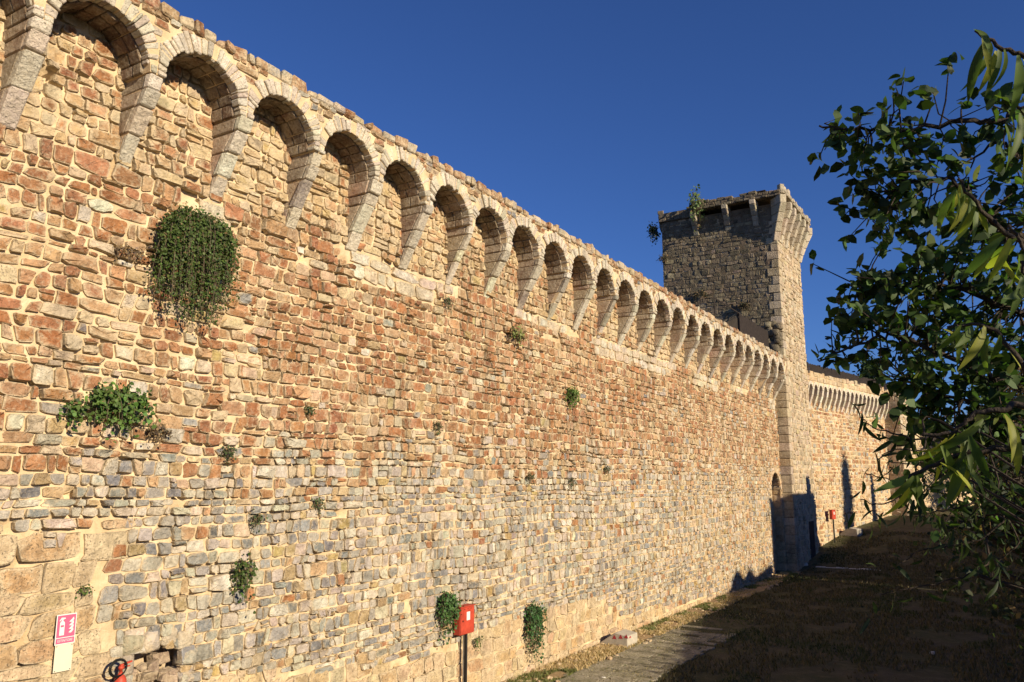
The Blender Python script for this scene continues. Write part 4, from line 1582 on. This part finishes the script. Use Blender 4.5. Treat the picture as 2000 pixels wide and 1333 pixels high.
STRAW = [(.16, .17, .05), (.55, .4, .2), (.5, .35, .17), (.42, .3, .15), (.6, .46, .25)]
grass('dry_grass', 26000, lambda n: .02 + .8 * rng.random(n) ** .9, 10, 35.5, .06, STRAW, 'dry straw coloured grass between the wall and the paved path', .02)
grass('path_grass', 5000, lambda n: .7 + 1.7 * rng.random(n), 11, 24, .035, [(.1, .12, .035), (.3, .24, .12), (.2, .18, .07)], 'low grass creeping over the joints of the paved path', .015)
grass('short_grass', 60000, lambda n: .75 + 8.2 * rng.random(n), 13, 46, .09, [(.06, .07, .024), (.13, .1, .05), (.1, .08, .04), (.075, .072, .03)], 'short shaded grass on the open ground right of the path')

# fallen leaves and chips of stone
n = 900
lx, ly = .05 + 8.5 * rng.random(n) ** 1.4, 11 + 28 * rng.random(n) ** 1.2
P = np.stack([lx, ly, gz(lx, ly) + .03 + .02 * rng.random(n)], 1)
D = np.stack([rng.normal(0, 1, n), rng.normal(0, 1, n), rng.normal(0, .15, n)], 1)
L = rng.uniform(.03, .08, n)
V, F, c = leaves(P, D, np.tile((0., 0., 1.), (n, 1)) + rng.normal(0, .3, (n, 3)), L, L * .55, leaf_cols(rng, n, (.15, .1, .05), .4))
tag(link('fallen_leaves', np_mesh('fallen_leaves', V, F, M['caper'], c, smooth=False)), 'brown fallen leaves scattered over path and ground', 'leaves', kind='stuff')
n = 420
cx_, cy_ = .02 + .9 * rng.random(n) ** 1.8, 10.5 + 24 * rng.random(n) ** 1.1
far_ = rng.random(n) < .0
cx_[far_] = 2.3 + 6 * rng.random(far_.sum())
sz = rng.uniform(.015, .05, n)
P = np.stack([cx_, cy_, gz(cx_, cy_) + .03], 1)
Cs = hexa_corners(P - sz[:, None] * np.array((1, 1, .9)), P + sz[:, None] * np.array((1, 1, .7)))
Cs += rng.normal(0, 1, Cs.shape) * sz[:, None, None] * .25
o = hexa_objects('stone_chips', Cs, .012, [pickc(rng, OCHRE) for _ in range(n)], M['stone'], None, joined=True)[0]
tag(o, 'small chips of stone fallen along the wall foot', 'stones', kind='stuff')

# ================================================================== TREES
def big_leaf_mesh(name, L, Wd, bend, fold, mat, base, rng, seg=6, tipw=.0, shape='long'):
    V, F = [], []
    for i in range(seg + 1):
        t = i / seg
        if shape == 'long': wv = Wd * (math.sin(math.pi * min(1, t * .92 + .06)) ** .8) * (1 - .25 * t)
        else: wv = Wd * math.sin(math.pi * min(.97, .1 + t * .87)) ** .65
        if i == seg: wv = .0005
        z = -bend * L * t * t
        x = L * (t - .25 * bend * t * t)
        V += [(x, -wv / 2, z + fold * wv / 2), (x, 0, z), (x, wv / 2, z + fold * wv / 2)]
        if i:
            b = (i - 1) * 3
            F += [(b, b + 3, b + 4, b + 1), (b + 1, b + 4, b + 5, b + 2)]
    V = np.array(V)
    c = np.tile(np.array(base), (len(V), 1))
    return np_mesh(name, V, [np.array(F)], mat, c)


def branch(m, pts, r0, r1, n=6, sub=5, rng=None, jit=0.01):
    P = [np.array(p, float) for p in pts]
    out = []
    for i in range(len(P) - 1):
        for k in range(sub):
            t = k / sub
            p0, p1, p2, p3 = P[max(i - 1, 0)], P[i], P[i + 1], P[min(i + 2, len(P) - 1)]
            q = .5 * ((2 * p1) + (-p0 + p2) * t + (2 * p0 - 5 * p1 + 4 * p2 - p3) * t * t + (-p0 + 3 * p1 - 3 * p2 + p3) * t ** 3)
            out.append(q + (rng.normal(0, jit, 3) if rng is not None and (i or k) else 0))
    out.append(P[-1])
    m.tube(out, list(np.linspace(r0, r1, len(out))), n)
    return out


def place_leaf(name, me, p, d, up, s, parent):
    d = Vector(d).normalized()
    y = Vector(up).cross(d)
    if y.length < 1e-3: y = Vector((1, 0, 0)).cross(d)
    y.normalize()
    z = d.cross(y)
    o = link(name, me, parent)
    mt = Matrix((d, y, z)).transposed().to_4x4()
    o.matrix_local = Matrix.Translation(Vector(p) - parent.location) @ mt @ Matrix.Scale(s, 4)
    return o


TS = 0.6
_at0 = at


def at(px, py, d):
    return _at0(px, py, d * TS)


# --- tree with rounded dark leaves
rng = np.random.default_rng(91)
tA = empty('pear_tree', (9.75, 1.0, 0))
tag(tA, 'dark tree with small rounded leaves against the sky on the right', 'tree')
LA = np.array(tA.location)
tr = MB()
branch(tr, [(9.75, 1.0, -.1), (9.7, 1.05, 1.2), (9.55, 1.05, 2.4), (9.35, 1.15, 3.3)] - LA, .08, .05, 9, 5, rng, .006)
tr.build('trunk', M['bark'], tA, smooth=True)
fork = np.array((9.35, 1.15, 3.3))
limbs_px = [
    [(2060, 232, 3.0), (1960, 238, 2.95), (1880, 240, 2.9), (1760, 252, 2.9), (1660, 255, 2.9), (1600, 246, 2.9)],
    [(2080, 480, 3.1), (1965, 455, 3.0), (1900, 390, 2.95), (1850, 350, 2.95), (1770, 360, 3.0), (1710, 410, 3.0)],
    [(2080, 640, 3.1), (1960, 600, 3.1), (1860, 560, 3.05), (1760, 560, 3.0), (1680, 560, 3.0)],
    [(2080, 760, 3.0), (1960, 745, 3.0), (1880, 710, 2.95), (1790, 670, 2.9), (1740, 658, 2.9), (1680, 672, 2.9), (1600, 706, 2.9)],
    [(2080, 860, 3.1), (1980, 830, 3.05), (1900, 790, 3.0), (1830, 770, 3.0), (1770, 740, 3.0)],
    [(2080, 960, 3.3), (1980, 940, 3.25), (1900, 930, 3.2), (1850, 910, 3.2)],
    [(2060, 330, 3.2), (1990, 300, 3.1), (1950, 280, 3.1), (1900, 310, 3.1)],
]
limb_pts = []
for lp in limbs_px:
    m = MB()
    pts = [at(*q) for q in lp]
    mid = (pts[0] + fork) / 2 + np.array((.06, -.05, .03))
    o = branch(m, [fork - LA, mid - LA] + [p - LA for p in pts], .008, .0018, 6, 5, rng, .003)
    m.build('limb', M['bark'], tA, smooth=True)
    limb_pts += [np.array(q) for q in o[8:]]
for e in ((9.4, 1.2, 5.0), (9.8, .9, 4.6), (9.0, 1.3, 4.9), (10.0, 1.0, 4.2)):
    m = MB()
    o = branch(m, [fork - LA, (fork + np.array(e)) / 2 - LA + np.array((.1, 0, .1)), np.array(e) - LA], .024, .005, 6, 5, rng, .02)
    m.build('limb', M['bark'], tA, smooth=True)
    limb_pts += [np.array(q) for q in o[5:]]
limb_pts = np.array(limb_pts)
blobs = [(1622, 248, 2.9, 26, 5), (1680, 262, 2.9, 34, 10), (1740, 258, 2.9, 42, 14), (1800, 245, 2.9, 36, 10), (1690, 320, 2.95, 38, 14), (1750, 320, 2.95, 52, 24),
         (1700, 375, 3, 36, 14), (1760, 385, 3, 50, 22), (1725, 440, 3, 36, 14), (1690, 290, 2.9, 30, 8), (1825, 290, 2.95, 30, 5), (1960, 225, 2.9, 46, 16),
         (1985, 275, 3, 40, 14), (1935, 322, 3, 34, 9), (1980, 345, 3.05, 30, 7), (1830, 380, 3, 40, 12), (1880, 400, 3, 46, 20), (1950, 400, 3.1, 50, 24), (1990, 440, 3.1, 50, 22), (1820, 450, 3.05, 44, 22),
         (1900, 480, 3.1, 60, 34), (1980, 520, 3.1, 60, 34), (1670, 555, 3, 34, 11), (1715, 545, 3, 38, 15), (1770, 530, 3, 42, 18), (1830, 520, 3.05, 50, 26),
         (1660, 600, 3, 26, 8), (1700, 605, 3, 40, 15), (1760, 600, 3, 52, 26), (1830, 600, 3.05, 60, 34), (1910, 580, 3.1, 66, 40), (1985, 620, 3.1, 60, 34), (1800, 655, 2.95, 46, 18),
         (1870, 670, 3, 62, 38), (1950, 690, 3.05, 66, 42), (1735, 715, 2.95, 34, 10), (1780, 735, 3, 46, 20), (1850, 750, 3.05, 60, 36), (1930, 770, 3.05, 66, 40),
         (1990, 780, 3.05, 55, 26), (1810, 800, 3.0, 44, 20), (1880, 830, 3.05, 56, 30), (1960, 850, 3.1, 56, 28), (1610, 700, 2.9, 18, 3), (1655, 650, 2.9, 24, 5), (1668, 690, 2.9, 22, 5),
         (1780, 840, 3.05, 34, 12), (1650, 680, 2.9, 18, 3), (1990, 910, 3.2, 60, 18), (1930, 900, 3.2, 55, 16), (1900, 950, 3.25, 50, 12), (1970, 970, 3.25, 55, 14), (1850, 905, 3.2, 36, 8)]
tw = MB()
LP, LD = [], []
for (px, py, ds, rp, nt_) in blobs:
    c = at(px, py, ds) - LA
    rad = rp / FPX * ds
    for _ in range(max(2, int(nt_ * .64))):
        p = c + rng.normal(0, .5, 3) * rad * np.array((1, 1.5, 1))
        k = np.argmin(np.linalg.norm(limb_pts - p, axis=1) + rng.random(len(limb_pts)) * .03)
        a = limb_pts[k]
        mid = (a + p) / 2 + rng.normal(0, .009, 3)
        tw.tube([a, mid, p], [.0018, .0014, .0009], 4, False)
        nl = rng.integers(4, 8)
        for q in range(nl):
            LP.append(p + rng.normal(0, .0085, 3))
            LD.append((p - a) / (np.linalg.norm(p - a) + 1e-6) * .5 + rng.normal(0, .8, 3))
# crown out of the frame to the right, towards the sun
for _ in range(110):
    xx_ = rng.uniform(8.7, 10.2)
    p = np.array((xx_, rng.uniform(.7, 1.85 - (xx_ - 8.4) * .25), rng.uniform(3.3, 5.1))) - LA
    k = np.argmin(np.linalg.norm(limb_pts - p, axis=1))
    tw.tube([limb_pts[k], (limb_pts[k] + p) / 2 + rng.normal(0, .025, 3), p], [.0025, .002, .001], 4, False)
    for q in range(9):
        LP.append(p + rng.normal(0, .045, 3))
        LD.append(rng.normal(0, 1, 3))
tw.build('twigs', M['bark'], tA, fix=False)['kind'] = 'stuff'
LP, LD = np.array(LP), np.array(LD)
pw = _saved(LP + LA)
vis = (pw[:, 0] > 0) & (pw[:, 0] < 1990) & (pw[:, 1] > 10) & (pw[:, 1] < 1320)
order = np.argsort(np.where(vis, pw[:, 2] + rng.random(len(LP)) * .5, 99))
single = set(order[:300].tolist())
var = [big_leaf_mesh('leaf', .029, .018, b, f, M['leaf'], col_, rng, 5, shape='round') for b, f, col_ in
       ((.15, .3, (.055, .09, .026)), (.4, .2, (.065, .105, .028)), (.25, .5, (.05, .09, .028)), (.1, .15, (.12, .15, .035)), (.3, .35, (.04, .068, .022)))]
for i in sorted(single):
    place_leaf('leaf', var[rng.integers(5)], LP[i] + LA, LD[i], rng.normal(0, .6, 3) + np.array((.2, -.2, .8)), rng.uniform(.7, 1.15), tA)
r = np.array([i for i in range(len(LP)) if i not in single])
n = len(r)
L = .029 * rng.uniform(.6, 1.2, n)
V, F, c = leaves(LP[r], LD[r], rng.normal(0, .6, (n, 3)) + np.array((.2, -.2, .8)), L, L * .66, leaf_cols(rng, n, (.055, .09, .026), .4))
link('foliage', np_mesh('foliage', V, F, M['leaf'], c, smooth=False), tA)['kind'] = 'stuff'

# --- peach tree with long drooping leaves in front
rng = np.random.default_rng(95)
tB = empty('peach_tree', (9.15, .65, 0))
tag(tB, 'peach tree branches with long drooping bright leaves at the right edge', 'tree')
LB = np.array(tB.location)
m = MB()
branch(m, [(0, 0, -.1), (0, .03, 1.0), (-.06, .08, 2.2), (-.15, .15, 3.15)], .045, .028, 8, 5, rng, .006)
m.build('trunk', M['bark'], tB, smooth=True)
forkB = np.array((9.0, .8, 3.15))
long_var = [big_leaf_mesh('leaf', .083, .016, b, f, M['leaf_long'], col_, rng, 8) for b, f, col_ in
            ((.5, .4, (.1, .145, .03)), (.35, .3, (.08, .125, .03)), (.7, .45, (.12, .165, .035)), (.25, .5, (.08, .115, .028)), (.45, .35, (.27, .28, .045)))]
sprays = [  # branch through the photograph, then its leaves (spot, length factor)
    ([(2090, 190, 2.2), (2010, 115, 2.15), (1960, 100, 2.15), (1905, 60, 2.15)], [(1930, 75), (1925, 80), (1920, 70), (1940, 90), (1905, 62), (1960, 100), (1985, 108), (1995, 112), (1945, 95), (1950, 96)]),
    ([(2090, 320, 2.3), (2020, 250, 2.25), (1985, 200, 2.2)], [(1975, 215), (1985, 225), (1992, 205), (2000, 230), (1970, 245)]),
    ([(2080, 520, 2.3), (1965, 455, 2.3), (1905, 395, 2.25), (1870, 350, 2.25)], [(1878, 368), (1885, 372), (1872, 372), (1890, 378), (1868, 368), (1895, 385), (1880, 366), (1876, 370), (1900, 395), (1890, 388), (1862, 366), (1905, 400)]),
    ([(2080, 600, 2.3), (2010, 500, 2.25), (1970, 440, 2.25)], [(1960, 470), (1970, 465), (1980, 480), (1950, 480), (1990, 470), (1998, 500), (1985, 500), (1955, 500)]),
    ([(2080, 700, 2.25), (2010, 560, 2.2), (1995, 510, 2.2)], [(1998, 540), (2000, 560), (1990, 570), (1996, 520)]),
    ([(2090, 800, 2.25), (1990, 700, 2.25), (1930, 640, 2.25), (1850, 640, 2.25)], [(1860, 640), (1880, 640), (1900, 640), (1850, 645), (1930, 650), (1950, 660), (1920, 645), (1970, 690)]),
    ([(2080, 830, 2.1), (1960, 800, 2.1), (1900, 815, 2.1), (1860, 845, 2.1), (1800, 850, 2.1)], [(1865, 850), (1880, 845), (1870, 852), (1850, 858), (1840, 862), (1900, 850), (1885, 856), (1895, 862), (1830, 866), (1860, 856), (1920, 830), (1935, 815), (1925, 815), (1965, 810), (1975, 812), (1810, 870), (1880, 880)]),
    ([(2080, 900, 2.1), (1960, 880, 2.1), (1870, 890, 2.1), (1800, 920, 2.1), (1770, 945, 2.1)], [(1778, 935), (1784, 938), (1790, 930), (1800, 925), (1770, 940), (1850, 900), (1840, 905), (1868, 895), (1795, 935), (1880, 890)]),
]
nleaf = 0
for lp, lv in sprays:
    m = MB()
    pts = [at(*q) for q in lp]
    mid = (pts[0] + forkB) / 2 + np.array((.08, -.06, 0))
    branch(m, [forkB - LB, mid - LB] + [p - LB for p in pts], .006, .002, 6, 5, rng, .0015)
    m.build('limb', M['bark'], tB, smooth=True)
    for (px, py) in lv:
        p = at(px + rng.normal(0, 4), py + rng.normal(0, 4), lp[-1][2] + rng.normal(0, .04))
        d = np.array((rng.normal(-.05, .3), rng.normal(0, .3), -.75 + rng.normal(0, .3)))
        up = np.array((rng.normal(.5, .5), rng.normal(-.7, .4), .2))
        place_leaf('leaf', long_var[rng.integers(5)], p, d, up, rng.uniform(.6, 1.02), tB)
        nleaf += 1
# smaller willow-like side shoots low on the left of the tree
sm = [big_leaf_mesh('leaf', .036, .008, b, .35, M['leaf_long'], col_, rng, 6) for b, col_ in ((.3, (.03, .05, .018)), (.5, (.05, .075, .022)), (.2, (.024, .038, .015)))]
shoots = [[(1900, 860, 2.5), (1800, 860, 2.5), (1740, 845, 2.5), (1700, 832, 2.5), (1680, 812, 2.5)], [(1900, 960, 2.5), (1800, 950, 2.5), (1740, 938, 2.5), (1690, 924, 2.5)],
          [(1920, 900, 2.5), (1800, 880, 2.5), (1740, 880, 2.5), (1715, 900, 2.5)], [(1900, 940, 2.5), (1780, 965, 2.5), (1720, 985, 2.5), (1680, 975, 2.5)],
          [(2000, 950, 2.6), (1900, 985, 2.6), (1830, 1000, 2.6), (1780, 1010, 2.6)], [(2010, 900, 2.6), (1950, 960, 2.6), (1890, 1010, 2.6), (1850, 1040, 2.6)],
          [(2010, 1000, 2.6), (1960, 1020, 2.6), (1900, 1060, 2.6), (1800, 1075, 2.6), (1740, 1115, 2.6)], [(2010, 1030, 2.6), (1930, 1100, 2.6), (1880, 1125, 2.6), (1780, 1150, 2.6), (1720, 1160, 2.6)],
          [(2010, 850, 2.7), (1950, 900, 2.7), (1900, 930, 2.7), (1850, 960, 2.7)], [(2010, 920, 2.7), (1980, 980, 2.7), (1940, 1010, 2.7), (1900, 1030, 2.7)], [(2020, 980, 2.7), (1990, 1060, 2.7), (1960, 1090, 2.7), (1930, 1130, 2.7)],
          [(1980, 880, 2.5), (1880, 905, 2.5), (1830, 930, 2.5), (1790, 980, 2.5)]]
dens = [16, 12, 14, 16, 26, 26, 12, 12, 28, 28, 16, 20]
for lp, dn in zip(shoots, dens):
    m = MB()
    pts = [at(*q) for q in lp]
    o = branch(m, [np.array((9.0, .85, 3.2)) - LB] + [p - LB for p in pts], .0022, .0008, 5, 6, rng, .0012)
    m.build('shoot', M['bark'], tB, smooth=True)
    o = np.array(o[7:])
    for _ in range(dn):
        p = o[rng.integers(len(o))] + rng.normal(0, .015, 3) + LB
        d = np.array((rng.normal(-.1, .4), rng.normal(0, .4), -.6 + rng.normal(0, .4)))
        place_leaf('leaf', sm[rng.integers(3)], p, d, rng.normal(0, 1, 3) + np.array((0, -.5, .3)), rng.uniform(.6, 1.2), tB)


at = _at0


# --- other trees
def leafy_tree(name, loc, h, rx, rz, label, cat, rng, nleaf, leaf, base, shape='round', brown=0.0, trunk=.12, crown0=.25):
    t = empty(name, loc)
    tag(t, label, cat)
    m = MB()
    branch(m, [(0, 0, -.2), (rng.normal(0, .05), 0, h * .3), (rng.normal(0, .1), rng.normal(0, .1), h * .9)], trunk, trunk * .2, 7, 5, rng, .02)
    m.build('trunk', M['bark'], t, smooth=True)
    m = MB()
    P = []
    ncl = max(30, nleaf // 60)
    for i in range(ncl):
        u = rng.random()
        z = h * (crown0 + (1 - crown0) * u)
        if shape == 'cypress': rr = rx * (1 - u) ** .55 * min(1, .4 + u * 4)
        elif shape == 'conifer': rr = rx * (1 - u) * (0.75 + .25 * math.sin(u * 30))
        else: rr = rx * math.sqrt(max(.02, 1 - (2 * u - 1) ** 2))
        a = rng.random() * 6.283
        q = rr * math.sqrt(rng.random())
        c = np.array((q * math.cos(a), q * math.sin(a), z))
        m.tube([(0, 0, max(.1, z - rr * .5)), c * np.array((.5, .5, 1)) - np.array((0, 0, rr * .15)), c], [.03, .02, .008], 4, False)
        P.append(c + rng.normal(0, 1, (nleaf // ncl, 3)) * np.array((rx * .17, rx * .17, h * .035 if shape != 'round' else rx * .15)))
    m.build('limbs', M['bark'], t, fix=False)
    P = np.concatenate(P)
    n = len(P)
    L = leaf * rng.uniform(.6, 1.3, n)
    V, F, c = leaves(P, rng.normal(0, 1, (n, 3)), rng.normal(0, 1, (n, 3)), L, L * .6, leaf_cols(rng, n, base, .3, brown))
    link('crown', np_mesh('crown', V, F, M['leaf'], c, smooth=False), t)['kind'] = 'stuff'
    return t


rng = np.random.default_rng(101)
leafy_tree('conifer_tree', (0.3, 66, 2), 10.6, 2.2, 1, 'dark conifer top showing above the far wall', 'tree', rng, 5000, .3, (.03, .05, .022), 'conifer')
for i, (x, y, h, rx, lb, br, bs) in enumerate(((9.6, 58, 8.5, 2.8, 'brown twiggy tree behind the leaves at the right edge', .75, (.08, .075, .035)),
                                             (7.6, 68, 7.0, 2.6, 'dark bushy tree standing behind the low ochre wall end', .2, (.035, .05, .02)),
                                             (10.4, 66, 6.0, 2.4, 'green bush at the far right beyond the open ground', .3, (.04, .06, .022)))):
    leafy_tree('background_tree', (x, y, float(gz(x, y)) - .1), h, rx, 1, lb, 'tree', rng, 9000, .2, bs, brown=br, crown0=.12)

leafy_tree('shrub', (8.8, 5.3, 0), 3.88, .72, 1, 'dark fine leaved shrub at the right edge below the peach leaves', 'shrub', rng, 5200, .042, (.03, .045, .017), brown=.12, crown0=.76, trunk=.04)

# cypresses, hedge and house standing to the right of the view, whose shade falls on ground and walls
TE = math.tan(SUN_EL)
for (x, y, zt, rx, lb) in ((17, 42.4, 4.75, 1.15, 'tall cypress right of the view opposite the second wall'), (18, 46.0, 3.6, .5, 'slimmer cypress right of the view beside the tall one')):
    zb = float(gz(x, y))
    h = zt + (x - 1.2) * TE - zb
    leafy_tree('cypress_tree', (x, y, zb), h, rx, 1, lb, 'tree', rng, 14000, .16, (.03, .05, .02), 'cypress', crown0=.03)


def hedge(name, x, y0, y1, topf, label, rng, thick=.9):
    h = empty(name, (x, (y0 + y1) / 2, 0))
    tag(h, label, 'hedge')
    O = np.array(h.location)
    n = int((y1 - y0) / .2)
    m = MB()
    ys_ = np.linspace(y0, y1, n)
    tp = [topf(y) - .12 for y in ys_]
    for i in range(n - 1):
        a, b = ys_[i] - O[1], ys_[i + 1] - O[1]
        za, zb = tp[i], tp[i + 1]
        m.add([(-thick / 2, a, -.2), (-thick / 2, b, -.2), (-thick / 2, b, zb), (-thick / 2, a, za), (thick / 2, a, -.2), (thick / 2, b, -.2), (thick / 2, b, zb), (thick / 2, a, za)],
              [(0, 3, 2, 1), (4, 5, 6, 7), (3, 7, 6, 2)])
    m.build('core', plain('hedge_core', (.03, .04, .018), .9, .4), h, fix=False)
    nl = int((y1 - y0) * 520)
    yy = rng.uniform(y0, y1, nl)
    tz = np.array([topf(v) for v in yy])
    sd = rng.random(nl)
    P = np.stack([np.where(sd < .4, -thick / 2, np.where(sd < .65, thick / 2, rng.uniform(-thick / 2, thick / 2, nl))) + rng.normal(0, .06, nl), yy - O[1],
                  np.where(sd < .65, rng.random(nl) * tz, tz + rng.normal(-.04, .1, nl))], 1)
    L = .1 * rng.uniform(.6, 1.3, nl)
    V, F, c = leaves(P, rng.normal(0, 1, (nl, 3)), rng.normal(0, 1, (nl, 3)), L, L * .6, leaf_cols(rng, nl, (.04, .065, .022), .3))
    link('foliage', np_mesh('foliage', V, F, M['leaf'], c, smooth=False), h)['kind'] = 'stuff'


HX = 13.0
dY = HX * math.tan(-SUN_AZ)
edge_y = np.array([4, 12, 15.1, 18.7, 20.3, 24, 27, 28.2, 28.9, 29.4, 30.1, 30.6, 31.5, 33, 36, 38])
edge_x = np.array([3.0, 2.8, 2.48, 1.6, 1.1, .55, 0.0, 0, 0, 0, 0, 0, 0, 0, 0, 0])
edge_z = np.array([0, 0, 0, 0, 0, 0, .05, .15, .75, .65, .3, .6, .3, .45, .8, 1.0])


def near_top(y):
    ya = y + dY
    x = np.interp(ya, edge_y, edge_x)
    z = np.interp(ya, edge_y, edge_z)
    return float(z + (HX - x) * TE + .22 * (fbm(y * 1.1, 0, 3, 3) - .5))


hedge('garden_hedge', HX, 3, 30.9, near_top, 'long clipped hedge right of the view shading the open ground', rng)


def far_top(y):
    ya = y + dY
    xw = .1 + (ya - 41.2) * math.tan(A2)
    return float(gz(1, ya) + .05 + (HX - xw - .8) * TE + .25 * (fbm(y * .9, 0, 7, 3) - .5))


hedge('garden_hedge', HX, 38.4, 52.0, far_top, 'hedge right of the view past the chimneyed house', rng)

hs = empty('house', (16.6, 34.95, 0))
tag(hs, 'plastered house with chimney right of the view, shading the tower foot', 'house')
ZE = 3.3 + (13.4 - .45) * TE
MB().box((-3.2, -3.9, -.2), (3.2, 2.75, ZE - .12)).build('wall', M['plaster'], hs)
rm = MB()
rm.prism([(-3.35, -4.0, ZE - .12), (3.35, -4.0, ZE - .12), (3.35, -4.0, ZE + .02), (0, -4.0, ZE + .3), (-3.35, -4.0, ZE + .02)], (0, 6.85, 0))
rf = rm.build('roof', M['tile'], hs)
ch = MB().box((-2.9, 1.25, ZE), (-2.2, 2.0, ZE + .95)).build('chimney', M['plaster'], rf)
MB().box((-3.2, 2.76, -.2), (0, 3.35, 1.6 + 13 * TE)).build('annex', M['plaster'], hs)
for yy in (-2.0, .2):
    wn = MB().box((-3.235, yy, 1.2), (-3.2, yy + .9, 2.5)).build('window', M['wood'], hs)
    MB().box((-3.242, yy + .08, 1.28), (-3.236, yy + .82, 2.42)).build('pane', M['glass'], wn)
dd = MB().box((-3.235, -.95, 0), (-3.2, 0.0, 2.1)).build('door', M['wood'], hs)
